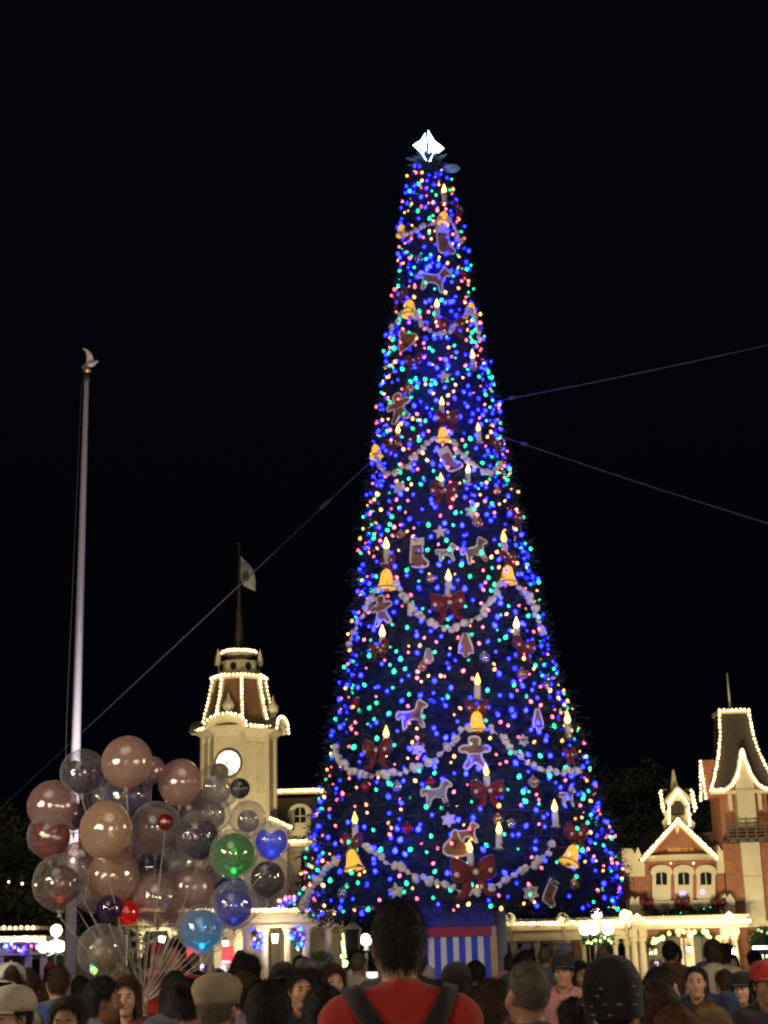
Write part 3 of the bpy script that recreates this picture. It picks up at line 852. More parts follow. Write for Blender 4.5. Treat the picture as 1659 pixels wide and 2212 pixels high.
floodlight((fpx(0) + 1.6, FPY - 4.0, .35), (fpx(9), FPY, 8.0), 5600, 'small floodlight on the ground aimed up at the flagpole', 60, (1, .88, .95))

# ------------------------------------------------------------------ City hall with clock tower
CY = 60.0
def cz(py, Y=CY): return at(516, py, Y).z
TX = at(516, 1648, CY).x
SC = mpp(at(516, 1600, CY))
ch = thing('city_hall', 'cream clock tower building with dark mansard roof behind the balloons', 'building', (TX, CY, 0))
RC = 77 * SC
A0 = -PI / 2 + math.radians(11)
def oct_(mb, prof, mi=0): return mb.lathe(prof, 8, (TX, CY, 0), A0, mi)
z_corn = cz(1588)
tw = part('tower_shaft', oct_(MB(), [(RC, 0), (RC, z_corn + .1)]), M_cream, ch)
pil = MB()
for k in range(8):
    a = A0 + k * PI / 4; c = Vector((TX + RC * .985 * math.cos(a), CY + RC * .985 * math.sin(a), 0))
    part('pilaster', MB().lathe([(.13, cz(1800)), (.13, z_corn - .1), (.17, z_corn - .1), (.17, z_corn)], 6, c, a), M_cream_d, tw)
def face_frame(a, ap):
    n_ = Vector((math.cos(a), math.sin(a), 0)); u_ = Vector((-math.sin(a), math.cos(a), 0))
    return Vector((TX, CY, 0)) + n_ * ap, u_, n_
AP = RC * math.cos(PI / 8)
FW = RC * math.sin(PI / 8)
def on_face(mb, poly, a, d0, d1, ap=AP, mi=0):
    O, u_, n_ = face_frame(a, ap)
    mb.prism([O + u_ * x + Vector((0, 0, z)) + n_ * d0 for x, z in poly], n_ * (d1 - d0), mi)
    return mb
def rect(x0, z0, x1, z1): return [(x0, z0), (x1, z0), (x1, z1), (x0, z1)]
card = [A0 - PI / 8, A0 + 3 * PI / 8]           # faces with a clock
diag = [A0 + PI / 8, A0 - 3 * PI / 8]
zt_, zb_ = z_corn - .2, cz(1720)
for a in diag:
    for s in (-.5, .5):
        part('panel', on_face(MB(), rect(s * FW - .17, zb_, s * FW + .17, zt_ - .25), a, 0, .04), M_cream_d, tw)
    part('panel_frame', on_face(MB(), rect(-.04, zb_, .04, zt_), a, 0, .07), M_cream, tw)
M_dial = emat('clock_dial', (1.0, .97, .85), 1.7)
for a in card[:1]:
    zc_ = cz(1657)
    part('clock_surround', on_face(MB(), rect(-FW * .82, zb_, FW * .82, zt_), a, 0, .05), M_cream_d, tw)
    O, u_, n_ = face_frame(a, AP + .06)
    R_ = 27.5 * SC
    circ = [(R_ * math.cos(i * PI / 18), zc_ + R_ * math.sin(i * PI / 18)) for i in range(36)]
    clock = part('clock', on_face(MB(), circ, a, .05, .09), M_dial, ch)
    ringp = [O + u_ * x * 1.05 + n_ * .02 + Vector((0, 0, zc_ + (z - zc_) * 1.05)) for x, z in circ]
    part('clock_ring', MB().tube(ringp + [ringp[0], ringp[1]], .05, 6, cap=False), M_bronze, clock)
    for hn, ang, L_ in (('hour_hand', math.radians(245), .5), ('minute_hand', math.radians(290), .78)):
        d = (math.sin(ang), math.cos(ang)); pz = (d[1], -d[0])
        P = [(pz[0]*.022, zc_ + pz[1]*.022), (d[0]*R_*L_, zc_ + d[1]*R_*L_), (-pz[0]*.022, zc_ - pz[1]*.022)]
        part(hn, on_face(MB(), P, a, .10, .115), M_bronze, clock)
    for i in range(12):
        d = (math.sin(i * PI / 6), math.cos(i * PI / 6)); pz = (d[1], -d[0])
        P = [(d[0]*R_*.86 + pz[0]*.012, zc_ + d[1]*R_*.86 + pz[1]*.012), (d[0]*R_*.96 + pz[0]*.012, zc_ + d[1]*R_*.96 + pz[1]*.012), (d[0]*R_*.96 - pz[0]*.012, zc_ + d[1]*R_*.96 - pz[1]*.012), (d[0]*R_*.86 - pz[0]*.012, zc_ + d[1]*R_*.86 - pz[1]*.012)]
        part('hour_mark', on_face(MB(), P, a, .095, .105), M_bronze, clock)
# cornice with arched hoods over the clocks
part('cornice', oct_(MB(), [(RC + .02, z_corn - .22), (RC + .10, z_corn - .1), (RC + .28, z_corn + .0), (RC + .36, z_corn + .08), (RC + .36, z_corn + .18), (RC - .1, z_corn + .3)]), M_cream, ch)
lines_tower = []
for a in card + [card[0] + PI, card[1] + PI]:
    poly = []
    w_ = FW * 1.55; hgt = .52
    up = [(w_ * math.cos(t), z_corn + .06 + hgt * math.sin(t)) for t in [i * PI / 12 for i in range(13)]]
    lo = [(w_ * .80 * math.cos(t), z_corn + .0 + hgt * .55 * math.sin(t)) for t in [PI - i * PI / 12 for i in range(13)]]
    part('arched_hood', on_face(MB(), up + lo, a, -.2, .42), M_cream, ch)
    part('hood_roof', on_face(MB(), [(x * 1.06, z + .03) for x, z in up] + [(x * 1.0, z - .01) for x, z in up[::-1]], a, -.5, .46), M_slate, ch)
    if a in card:
        O, u_, n_ = face_frame(a, AP)
        lines_tower.append([O + u_ * x * 1.04 + n_ * .50 + Vector((0, 0, z + .03)) for x, z in up])
        fo = O + n_ * .1 + Vector((0, 0, z_corn + .55))
        part('urn_finial', MB().lathe([(.20, 0), (.12, .06), (.10, .16), (.20, .30), (.23, .42), (.17, .56), (.05, .72), (.04, .80), (.001, .98)], 14, fo), M_cream, ch, smooth=True)
    else:
        pass
for a in diag:
    O, u_, n_ = face_frame(a, (RC + .37) * math.cos(PI / 8))
    hw = (RC + .37) * math.sin(PI / 8)
    lines_tower.append([O + u_ * x + Vector((0, 0, z_corn + .15)) for x in (-hw, hw)])
bulb_string('warm bulb string along the arched cornice of the clock tower', lines_tower, .165, .05, off=(0, -.03, 0))
# mansard roof with lit ribs
z_m0, z_m1 = cz(1577) + .15, cz(1466)
R_m0, R_m1 = 76 * SC, 54 * SC
mprof = []
for i in range(9):
    s = i / 8; mprof.append((R_m0 + (R_m1 - R_m0) * (1 - (1 - s) ** 1.35), z_m0 + (z_m1 - z_m0) * s))
part('mansard_roof', oct_(MB(), [(r * .97, z) for r, z in mprof]), M_slate_r, ch)
lines = []
for k in range(8):
    a = A0 + k * PI / 4
    P = [(TX + r * math.cos(a), CY + r * math.sin(a), z) for r, z in mprof]
    part('roof_rib', MB().tube(P, .085, 6), M_cream, ch)
    if math.sin(a) < .3:
        d = Vector((math.cos(a), math.sin(a), 0)); e = Vector((-math.sin(a), math.cos(a), 0))
        if abs(math.cos(a)) < .1:
            lines.append([Vector(p) + d * .1 + e * .0 for p in P])
        else:
            lines.append([Vector(p) + d * .08 for p in P])
rim = [(TX + (R_m1 + .12) * math.cos(A0 + k * PI / 4), CY + (R_m1 + .12) * math.sin(A0 + k * PI / 4), z_m1) for k in (-2, -1, 0, 1, 2)]
lines.append(rim)
bulb_string('warm bulb string up the ribs of the clock tower roof', lines, .165, .05, off=(0, -.03, 0))
part('roof_curb', oct_(MB(), [(R_m1 + .04, z_m1 - .14), (R_m1 + .10, z_m1 - .05), (R_m1 + .10, z_m1 + .05), (R_m1 - .1, z_m1 + .1)]), M_cream, ch)
# parapet crown with round holes and corner points
z_p1 = cz(1432)
R_p = 47 * SC
par = part('crown_parapet', oct_(MB(), [(R_p, z_m1 + .06), (R_p * .94, z_p1), (R_p * .84, z_p1), (R_p * .84, z_m1 + .1)]), M_cream_d, ch)
for k in range(8):
    a = A0 + PI / 8 + k * PI / 4
    zc_ = (z_m1 + z_p1) / 2 + .06
    on = on_face(MB(), [(.13 * math.cos(t), zc_ + .15 * math.sin(t)) for t in [i * PI / 8 for i in range(16)]], a, 0, .03, R_p * .97 * math.cos(PI / 8) - .012)
    part('round_opening', on, M_glass, par)
    a = A0 + k * PI / 4
    c = Vector((TX + R_p * .98 * math.cos(a), CY + R_p * .98 * math.sin(a), z_p1 - .12))
    if k in (2, 6, 4): part('corner_point', MB().lathe([(.11, 0), (.12, .15), (.10, .35), (.04, .58), (.001, .70)], 6, c), M_cream, par)
z_c0, z_c1 = cz(1421), cz(1405)
drum = [(30 * SC, z_p1 - .2), (26 * SC, z_p1 + .05), (17 * SC, z_p1 + .12), (17 * SC, z_c0 - .05), (26 * SC, z_c0 + .02), (35 * SC, z_c0 + .12), (35 * SC, z_c1 - .03), (18 * SC, z_c1)]
part('lantern_drum', MB().lathe(drum, 16, (TX, CY, 0)), M_cream, ch, smooth=False)
part('balustrade_rail', MB().lathe([(38 * SC, z_c0 + .1), (38 * SC, z_c0 + .2), (30 * SC, z_c0 + .2)], 16, (TX, CY, 0)), M_cream, ch)
zr = z_c0 + .2
bulb_string('ring of warm bulbs round the collar below the clock tower spire', [[(TX + 37.5 * SC * math.cos(t), CY + 37.5 * SC * math.sin(t), zr) for t in [PI + i * PI / 14 for i in range(15)]]], .10, .05, off=(0, 0, 0))
sp = []
for py, hw in ((1404, 15), (1396, 14), (1388, 11.5), (1382, 12), (1376, 10), (1355, 9), (1340, 7.5), (1322, 8.5), (1318, 6), (1290, 4.6), (1262, 3.6), (1200, 2.8), (1182, 2.4)):
    sp.append((hw * SC, cz(py)))
part('spire', MB().lathe(sp, 14, (TX, CY, 0)), M_bronze, ch, smooth=True)
part('spire_ball', MB().ball((TX, CY, cz(1178)), (.10, .10, .13), 12, 8), M_bronze, ch, smooth=True)
# flag
fl = []
f_top, f_tip, f_bot = at(520, 1201, CY), at(551, 1277, CY), at(519.5, 1262, CY)
Apts, Bpts = [], []
for i in range(15):
    s = i / 14
    a = f_top.lerp(f_tip, s) + Vector((.22 * math.sin(s * PI), 0, .10 * math.sin(s * PI)))
    b = f_top.lerp(f_bot, s) if s < .82 else f_top.lerp(f_bot, .82).lerp(f_bot.lerp(f_tip, (s - .82) / .18), 1)
    w = Vector((0, .12 * math.sin(s * 9), 0))
    Apts.append(a + w); Bpts.append(b + w * .2)
t = thing('flag', 'white drooping flag with grey emblem on the clock tower spire', 'flag', tuple(f_bot))
part('cloth', MB().strip(Apts, Bpts, (0, .02, 0)), mat('flag_cloth', (.55, .56, .52), .8, var=.1), t, smooth=True)
ec = at(531, 1246, CY - .12)
em = [(-.16, -.28), (.12, -.22), (.2, .02), (.1, .1), (.16, .3), (-.05, .2), (-.2, .08)]
part('emblem', MB().prism([(ec.x + x * .8, CY - .17, ec.z + z * .8) for x, z in em], (0, .01, 0)), mat('emblem_grey', (.10, .11, .12), .8), t)

# main block
WY = CY + .9
def wbox(name, x0, y0, x1, y1, Y, d, m, parent=ch): return part(name, fbox(MB(), x0, y0, x1, y1, Y, d), m, parent)
z_eave = at(600, 1822, WY).z
xA, xB = at(330, 1900, WY).x, at(700, 1900, WY).x
part('wall', MB().box(xA, WY + .3, 0, xB, WY + 9, z_eave), M_cream, ch)
roofp = MB()
zt2 = at(630, 1712, WY + 1.8).z
roofp.add([(xA - .3, WY, z_eave), (xB + .3, WY, z_eave), (xB + .3, WY + 9, z_eave), (xA - .3, WY + 9, z_eave),
           (xA + .4, WY + 1.8, zt2), (xB - .1, WY + 1.8, zt2), (xB - .1, WY + 8, zt2), (xA + .4, WY + 8, zt2)],
          [(0, 1, 5, 4), (1, 2, 6, 5), (2, 3, 7, 6), (3, 0, 4, 7), (4, 5, 6, 7), (3, 2, 1, 0)])
part('roof', roofp, M_slate, ch)
part('roof_crest', MB().box(at(568, 1712, WY + 1.7).x, WY + 1.45, zt2 - .10, xB, WY + 1.9, zt2 + .12), M_cream, ch)
bulb_string('warm bulb string along the flat roof crest beside the clock tower', [[at(570, 1710, WY + 1.4), at(688, 1706, WY + 1.4)]], .115, .055)
part('eave', MB().box(at(560, 1820, WY).x, WY - .45, z_eave - .16, xB + .4, WY + .5, z_eave + .06), M_cream, ch)
bulb_string('warm bulb string along the eave below the arched dormer', [[at(612, 1818, WY - .5), at(684, 1815, WY - .5)]], .115, .055)
# front gable right of the tower
GYf = WY - 1.2
part('gable_wall', fpoly(MB(), [(400, 1830), (400, 1782), (512, 1738), (620, 1786), (620, 1830)], GYf, 2.0), M_cream, ch)
part('gable_base', MB().box(at(400, 1900, GYf).x, GYf + .01, 0, at(620, 1900, GYf).x, WY + .5, at(510, 1826, GYf).z), M_cream, ch)
part('gable_roof', fpoly(MB(), [(392, 1785), (512, 1729), (630, 1783), (630, 1788), (512, 1736), (392, 1791)], GYf - .4, 2.6), M_slate, ch)
part('rake_board', fpoly(MB(), [(392, 1789), (512, 1733), (630, 1786), (628, 1794), (512, 1743), (394, 1798)], GYf - .42, .2), M_cream, ch)
bulb_string('warm bulb string down the gable rake below the clock tower', [[at(512, 1735, GYf - .45), at(628, 1786, GYf - .45)]], .115, .05)
# dormer
dm = MB(); fpoly(dm, [(625, 1809), (625, 1770)] + arc(648, 1760, 23, 20, 180, 0, 12)[0:] + [(671, 1770), (671, 1809)], WY - .1, 2.0)
dorm = part('dormer', dm, M_cream, ch)
part('dormer_hood', fpoly(MB(), arc(648, 1760, 27, 24, 200, -20, 14) + arc(648, 1760, 21, 17, -20, 200, 14), WY - .28, 1.6), M_cream_d, dorm)
part('dormer_window', fpoly(MB(), [(636, 1777), (636, 1754)] + arc(648, 1754, 12, 12, 180, 0, 8) + [(660, 1754), (660, 1777)], WY - .13, .05), M_glass, dorm)
part('glazing_bar', fbox(MB(), 647, 1742, 649, 1777, WY - .16, .04), M_cream, dorm)
part('glazing_bar', fbox(MB(), 636, 1762, 660, 1763.5, WY - .155, .03), M_cream, dorm)
part('sill', fbox(MB(), 632, 1777, 664, 1781, WY - .22, .1), M_cream, dorm)
for xx in (629, 667):
    part('scroll', fbox(MB(), xx - 3, 1785, xx + 3, 1807, WY - .18, .12), M_cream_d, dorm)
# upper windows hidden mostly by balloons
for xx in (600, 660):
    w_ = part('window', fpoly(MB(), [(xx - 10, 1925), (xx - 10, 1850)] + arc(xx, 1850, 10, 9, 180, 0, 8) + [(xx + 10, 1925)], WY + .26, .05), M_glass, ch)
    part('frame', fbox(MB(), xx - 13, 1926, xx + 13, 1931, WY + .16, .16), M_cream_d, w_)
    part('glazing_bar', fbox(MB(), xx - .8, 1843, xx + .8, 1925, WY + .22, .06), M_cream, w_)

# porch
PYF = CY - 3.2
porch = thing('porch', 'cream columned porch with warm roof bulbs beside the balloon bunch', 'porch', (at(600, 2100, PYF).x, PYF, 0))
px0, px1 = 250, 735
zpt = at(600, 1972, PYF).z; zpb = at(600, 2002, PYF).z
X0, X1 = at(px0, 1990, PYF).x, at(px1, 1990, PYF).x
part('roof_deck', MB().box(X0 - .1, PYF - .35, zpt - .06, X1, WY + .4, zpt + .1), M_cream, porch)
part('fascia', MB().box(X0, PYF, zpb, X1, PYF + .35, zpt - .06), M_cream, porch)
part('architrave', MB().box(X0, PYF - .06, zpb - .04, X1, PYF + .41, zpb + .08), M_cream_d, porch)
part('back_wall', MB().box(X0, WY + .1, 0, X1, WY + .29, zpt - .06), M_cream, porch)
part('ceiling', MB().box(X0, PYF + .35, zpb + .3, X1, WY + .1, zpb + .36), M_cream, porch)
bulb_string('warm bulb string along the porch roof left of the tree', [[at(300, 1972, PYF - .36), at(735, 1972, PYF - .36)]], .12, .058, off=(0, -.02, .1))
for xx in (300, 372, 455, 530, 572, 622, 664, 712):
    c = at(xx, 2060, PYF + .18)
    col_ = part('column', MB().lathe([(.20, 0), (.20, .14), (.14, .2), (.135, 1.2), (.115, zpb - .28), (.15, zpb - .24), (.15, zpb - .16), (.2, zpb - .12), (.2, zpb - .04)], 16, (c.x, c.y, 0)), M_cream, porch, smooth=False)
for xx, dw in ((548, 9), (588, 9), (420, 12), (335, 10), (660, 10)):
    d_ = part('door', fbox(MB(), xx - dw, 2022, xx + dw, 2110, WY + .04, .07), M_cream_d, porch)
    part('lit_pane', fbox(MB(), xx - dw * .6, 2048, xx + dw * .6, 2078, WY + .0, .05), emat('lit_pane', (1, .86, .55), 1.6), d_)
    part('handle', fbox(MB(), xx + dw * .75, 2084, xx + dw * .85, 2088, WY - .02, .05), M_goldm, d_)
ceil_l = [(350, 2031), (593, 2026)]
def wall_lantern(px, py, Y, w, h, label, energy=60):
    p = at(px, py, Y); s = mpp(p)
    t = thing('wall_lantern', label, 'lantern', tuple(p))
    part('glass', MB().lathe([(w * .32 * s, -h * .42 * s), (w * .5 * s, h * .3 * s)], 6, p), emat('lantern_glass', (1, .86, .5), 7), t)
    part('cap', MB().lathe([(w * .62 * s, h * .3 * s), (w * .5 * s, h * .42 * s), (w * .12 * s, h * .62 * s), (.001, h * .75 * s)], 6, p), M_iron, t)
    part('cup', MB().lathe([(.02, -h * .6 * s), (w * .36 * s, -h * .42 * s)], 6, p), M_iron, t)
    part('bracket', MB().tube([p + Vector((0, 0, -h * .55 * s)), p + Vector((0, .5, -h * .5 * s))], .02, 6), M_iron, t)
    point('lantern_lamp', p + Vector((0, -.35, 0)), energy, (1, .84, .55), .1, t)
    return t
wall_lantern(350, 2031, PYF - .1, 16, 26, 'lit wall lantern on the porch left of a coloured wreath')
wall_lantern(594, 2026, PYF - .1, 16, 26, 'lit wall lantern between two coloured teardrop wreaths')
wall_lantern(487, 1560 + 480, PYF + 1.2, 14, 24, 'lit porch lantern behind the red glowing toy cart', 90)

# teardrop wreaths / swags with coloured lamps
BULBM = {}
for k in COLS: BULBM[k] = bpy.data.meshes['bulb_' + k]
def leaf_tufts(mb, c, r, n, size, r_):
    for _ in range(n):
        a, b = r_.uniform(0, 2 * PI), r_.uniform(-1, 1)
        d = Vector((math.cos(a) * math.sqrt(1 - b*b), math.sin(a) * math.sqrt(1 - b*b), b))
        p = Vector(c) + d * r * r_.uniform(.4, 1); e = d.orthogonal().normalized()
        e.rotate(Matrix.Rotation(r_.uniform(0, 6), 3, d))
        mb.add([p - e * size * .2, p + d * size * .5 + e * size * .25, p + d * size, p + e * size * .3], [(0, 1, 2, 3)])
def light_swag(pts, Y, rad, nb, label, name='wreath', cat='wreath', cols=('blue', 'blue', 'green', 'pink', 'amber', 'blue'), bs=.05, leaf=.14, group=None):
    r_ = random.Random(hash(label) % 999 if False else len(label) * 7 + nb)
    P = [at(x, y, Y) for x, y in pts]
    t = thing(name, label, cat, tuple(min(P, key=lambda p: p.z)), group=group)
    mb = MB()
    Q = polyline_points(P, .09)
    for q in Q: leaf_tufts(mb, q, rad, 16, leaf, r_)
    part('greenery', mb, M_green_leaf, t, kind='stuff')
    for i in range(nb):
        q = r_.choice(Q); k = r_.choice(cols)
        part('bulb', BULBM[k], MATS['lamp_' + k], t, loc=q + Vector((r_.uniform(-rad, rad), -rad - r_.uniform(0, .06), r_.uniform(-rad, rad))), scale=bs * r_.uniform(.8, 1.15))
    return t
light_swag([(550, 2014), (547, 2024), (552, 2036), (556, 2048), (561, 2036), (566, 2022), (560, 2012), (550, 2014)], PYF - .15, .10, 20, 'teardrop wreath with coloured lamps left of the porch lantern')
light_swag([(632, 2016), (636, 2026), (642, 2040), (645, 2052), (650, 2036), (655, 2020), (645, 2008), (632, 2016)], PYF - .15, .10, 18, 'teardrop wreath with coloured lamps beside the round bush')
light_swag([(380, 2018), (376, 2028), (378, 2040), (388, 2050), (394, 2054)], PYF - .15, .09, 14, 'crescent wreath with coloured lamps behind the balloon strings')
light_swag([(605, 1958), (612, 1946), (622, 1942), (632, 1948), (636, 1938)], PYF + .6, .14, 22, 'clump of coloured lamps in greenery on the porch roof', 'planter_swag', 'swag')

# topiary bush
bp_ = at(693, 2085, PYF - 1.6)
tb_ = thing('round_bush', 'dark round clipped bush in a pot before the porch', 'bush', (bp_.x, bp_.y, 0))
part('trunk', MB().tube([(bp_.x, bp_.y, .2), (bp_.x, bp_.y, bp_.z - .3)], .05, 6), mat('bark', (.08, .05, .035)), tb_)
lm = MB(); r_ = random.Random(4)
for _ in range(60):
    d = Vector((r_.gauss(0, 1), r_.gauss(0, 1), r_.gauss(0, 1))).normalized()
    leaf_tufts(lm, bp_ + Vector((d.x * .36, d.y * .36, d.z * .42 - .05)), .16, 26, .12, r_)
part('crown', lm, M_green_leaf, tb_, kind='stuff')
part('pot', MB().lathe([(.2, 0), (.28, .1), (.34, .42), (.30, .42)], 14, (bp_.x, bp_.y, 0)), M_tan, tb_)

# ------------------------------------------------------------------ right hand firehouse
FY = 60.0
fh = thing('firehouse', 'red brick firehouse with lit gable and cream trim right of the tree', 'building', (at(1470, 2100, FY).x, FY, 0))
def fb(name, x0, y0, x1, y1, dY, d, m, parent=fh): return part(name, fbox(MB(), x0, y0, x1, y1, FY + dY, d), m, parent)
def fpg(name, pts, dY, d, m, parent=fh): return part(name, fpoly(MB(), pts, FY + dY, d), m, parent)
xL, xR = at(1362, 1930, FY).x, at(1606, 1930, FY).x
zT = at(1463, 1846, FY).z
part('wall', MB().box(xL, FY, 0, xR, FY + 8, zT), M_brick, fh)
fpg('gable_wall', [(1388, 1848), (1463, 1772), (1547, 1846)], 0, 1.0, M_brick)
fpg('gable_roof', [(1378, 1858), (1463.5, 1764), (1556, 1852), (1552, 1856), (1463.5, 1774), (1384, 1862)], -.28, 8, M_slate)
fpg('rake_board', [(1383, 1859), (1463.5, 1767), (1553, 1853), (1549, 1862), (1463.5, 1781), (1388, 1866)], -.34, .32, M_cream)
fpg('gable_drop', [(1459, 1782), (1467, 1782), (1467.5, 1793), (1463.5, 1801), (1459, 1794)], -.30, .2, M_cream)
bulb_string('warm bulb string along both gable rakes of the firehouse', [[at(1386, 1856, FY - .36), at(1463.5, 1771, FY - .36)], [at(1466, 1773, FY - .36), at(1549, 1852, FY - .36)]], .13, .055)
for (x0, x1, yt, yb, s) in ((1343, 1393, 1833, 1893, 1), (1549, 1598, 1825, 1886, -1)):
    w = x1 - x0; h = yb - yt
    if s > 0: pts = [(x0, yt), (x0 + .42*w, yt), (x0 + .45*w, yt + .02*h), (x0 + .58*w, yt + .2*h), (x0 + .7*w, yt - .06*h), (x0 + .85*w, yt + .25*h), (x1, yt + .6*h), (x1, yb), (x0 + .35*w, yb), (x0 + .12*w, yb - .2*h), (x0 + .02*w, yb - .55*h)]
    else: pts = [(x0, yt + .55*h), (x0 + .06*w, yt), (x0 + .16*w, yt + .16*h), (x0 + .28*w, yt + .24*h), (x0 + .38*w, yt + .02*h), (x1, yt), (x1 - .02*w, yt + .3*h), (x1 - .02*w, yt + .55*h), (x0 + .75*w, yb), (x0, yb)]
    fpg('corner_block', pts, -.26, 1.2, M_cream)
for (pts) in ([(1361, 1979), (1361, 1944), (1366, 1936), (1372, 1944), (1379, 1936), (1392, 1948), (1391, 1979)], [(1556, 1978), (1556, 1946), (1566, 1930), (1570, 1940), (1577, 1930), (1587, 1944), (1589, 1978)]):
    fpg('scroll_block', pts, -1.1, 1.0, M_cream)
# bow cornice and bay of three windows
def bow_pts(x0, x1, bulge, n=14):
    P = []
    for i in range(n + 1):
        s = -1 + 2 * i / n; P.append((x0 + (x1 - x0) * (s + 1) / 2, FY - .05 - bulge * (1 - s * s)))
    return P
def bow_band(name, xpx0, xpx1, y0, y1, bulge, m, extra=0.0, parent=fh):
    xa, xb = at(xpx0, y0, FY).x, at(xpx1, y0, FY).x; z0, z1 = at(1475, y1, FY - bulge).z, at(1475, y0, FY - bulge).z
    P = bow_pts(xa, xb, bulge)
    mb = MB()
    mb.prism([(x, y - extra, z0) for x, y in P] + [(xb, FY + .1, z0), (xa, FY + .1, z0)], (0, 0, z1 - z0))
    return part(name, mb, m, parent)
bow_band('bow_cornice', 1393, 1549, 1846, 1853, .55, M_cream, .12)
bow_band('bow_cornice', 1397, 1546, 1853, 1858, .5, M_cream_d, .05)
bow_band('bow_frieze', 1399, 1546, 1858, 1880, .42, M_brick)
bay = bow_band('bay_wall', 1399, 1546, 1880, 1944, .42, M_brick)
BAYX = [(1405, 1453), (1453, 1501), (1501, 1549)]
M_shade = mat('window_shade', (.62, .56, .42), .7, var=.06)
for i, (a_, b_) in enumerate(BAYX):
    c_ = (a_ + b_) / 2; dY = -.60 if i == 1 else -.45
    fpg('window_bay', [(a_ + 1, 1886), ] + arc(c_, 1882, 23, 14, 180, 0, 10) + [(b_ - 1, 1886), (b_ - 4, 1893), (b_ - 4, 1943), (a_ + 4, 1943), (a_ + 4, 1893)], dY, .5, M_cream)
    wd = fpg('window', [(c_ - 12, 1911), (c_ - 12, 1888)] + arc(c_, 1889, 12, 5, 180, 0, 6) + [(c_ + 12, 1888), (c_ + 12, 1911)], dY - .03, .08, M_glass)
    part('glazing_bar', fbox(MB(), c_ - .9, 1884, c_ + .9, 1911, FY + dY - .06, .05), M_cream, wd)
    fb('shade', c_ - 13, 1913, c_ + 13, 1940, dY - .04, .05, M_shade)
    fb('sill', c_ - 17, 1940, c_ + 17, 1945, dY - .12, .3, M_cream)
M_violet = emat('violet_mark', (.4, .3, 1.0), 1.6)
def rect_ring(mb, x0, y0, x1, y1, w, Y):
    fbox(mb, x0, y0, x1, y0 + w, Y, .02); fbox(mb, x0, y1 - w, x1, y1, Y, .02); fbox(mb, x0, y0 + w, x0 + w, y1 - w, Y, .02); fbox(mb, x1 - w, y0 + w, x1, y1 - w, Y, .02)
    return mb
mk = rect_ring(MB(), 1469, 1926, 1482, 1933, 1.2, FY - .67)
for i in range(4): fbox(mk, 1471 + i * 2.5, 1928.4, 1472.6 + i * 2.5, 1930.6, FY - .67, .02)
part('window_mark', mk, M_violet, fh)  # emissive violet outline set on the window
ck = at(1517.5, 1926, FY - .53)
part('window_mark', MB().tube([ck + Vector((.07 * math.cos(i * PI / 8), 0, .07 * math.sin(i * PI / 8))) for i in range(18)], .014, 4, cap=False), M_violet, fh)
for xx in (1449, 1498):
    p = at(xx, 1864.5, FY - .62)
    part('frieze_lamp', MB().ball(p, .05, 8, 6), emat('frieze_lamp', (1, .8, .5), 1.5), fh, smooth=True)
# lettering
tc_ = bpy.data.curves.new('lettering', 'FONT'); tc_.body = 'ENGINE CO. 71'; tc_.align_x = 'CENTER'; tc_.size = 1.0; tc_.extrude = .02
to_ = bpy.data.objects.new('lettering', tc_); COL.objects.link(to_)
bpy.context.view_layer.update()
me_ = bpy.data.meshes.new_from_object(to_.evaluated_get(bpy.context.evaluated_depsgraph_get()))
bpy.data.objects.remove(to_)
wtx = max(v.co.x for v in me_.vertices) - min(v.co.x for v in me_.vertices)
p = at(1470.5, 1839, FY - .03); wpx = 53 * mpp(p)
k_ = wpx / wtx
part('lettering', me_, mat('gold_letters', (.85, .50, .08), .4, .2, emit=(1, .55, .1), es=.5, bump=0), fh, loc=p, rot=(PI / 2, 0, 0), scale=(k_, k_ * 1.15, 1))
# balcony with two vents, dark swags and red bows
fb('balcony_front', 1398, 1945, 1548, 1975, -.75, .3, M_cream)
for xx in (1437, 1511):
    v_ = fb('vent', xx - 8, 1951, xx + 8, 1967, -.78, .05, M_dark)
    for dx in (-5.5, 0, 5.5): part('vent_bar', fbox(MB(), xx + dx - 1, 1951, xx + dx + 1, 1967, FY - .81, .04), M_cream, v_)
light_swag([(1396, 1950), (1404, 1962), (1420, 1974), (1438, 1978), (1456, 1972), (1470, 1952), (1486, 1970), (1505, 1977), (1526, 1972), (1542, 1960), (1553, 1952)], FY - .95, .17, 6, 'dark evergreen swag with red bows under the firehouse windows', 'evergreen_swag', 'swag', cols=('green',), bs=.02, leaf=.2)
for xx, yy, wh in ((1396, 1950, 'end nearer the tree'), (1475, 1947, 'middle peak'), (1553, 1951, 'end nearer the brick tower')):
    p = at(xx, yy, FY - 1.15); s = 27 * mpp(p)
    t = thing('ribbon_bow', 'red ribbon bow at the %s of the firehouse swag' % wh, 'bow', tuple(p), (0, 0, 0), 'red bows on the firehouse swag', scale=s)
    for nm, me in zip(('loop', 'loop', 'tail', 'tail', 'knot'), BOW[:5]): part(nm, me, mat('dark_bow', (.09, .006, .008), .6), t, world=False)
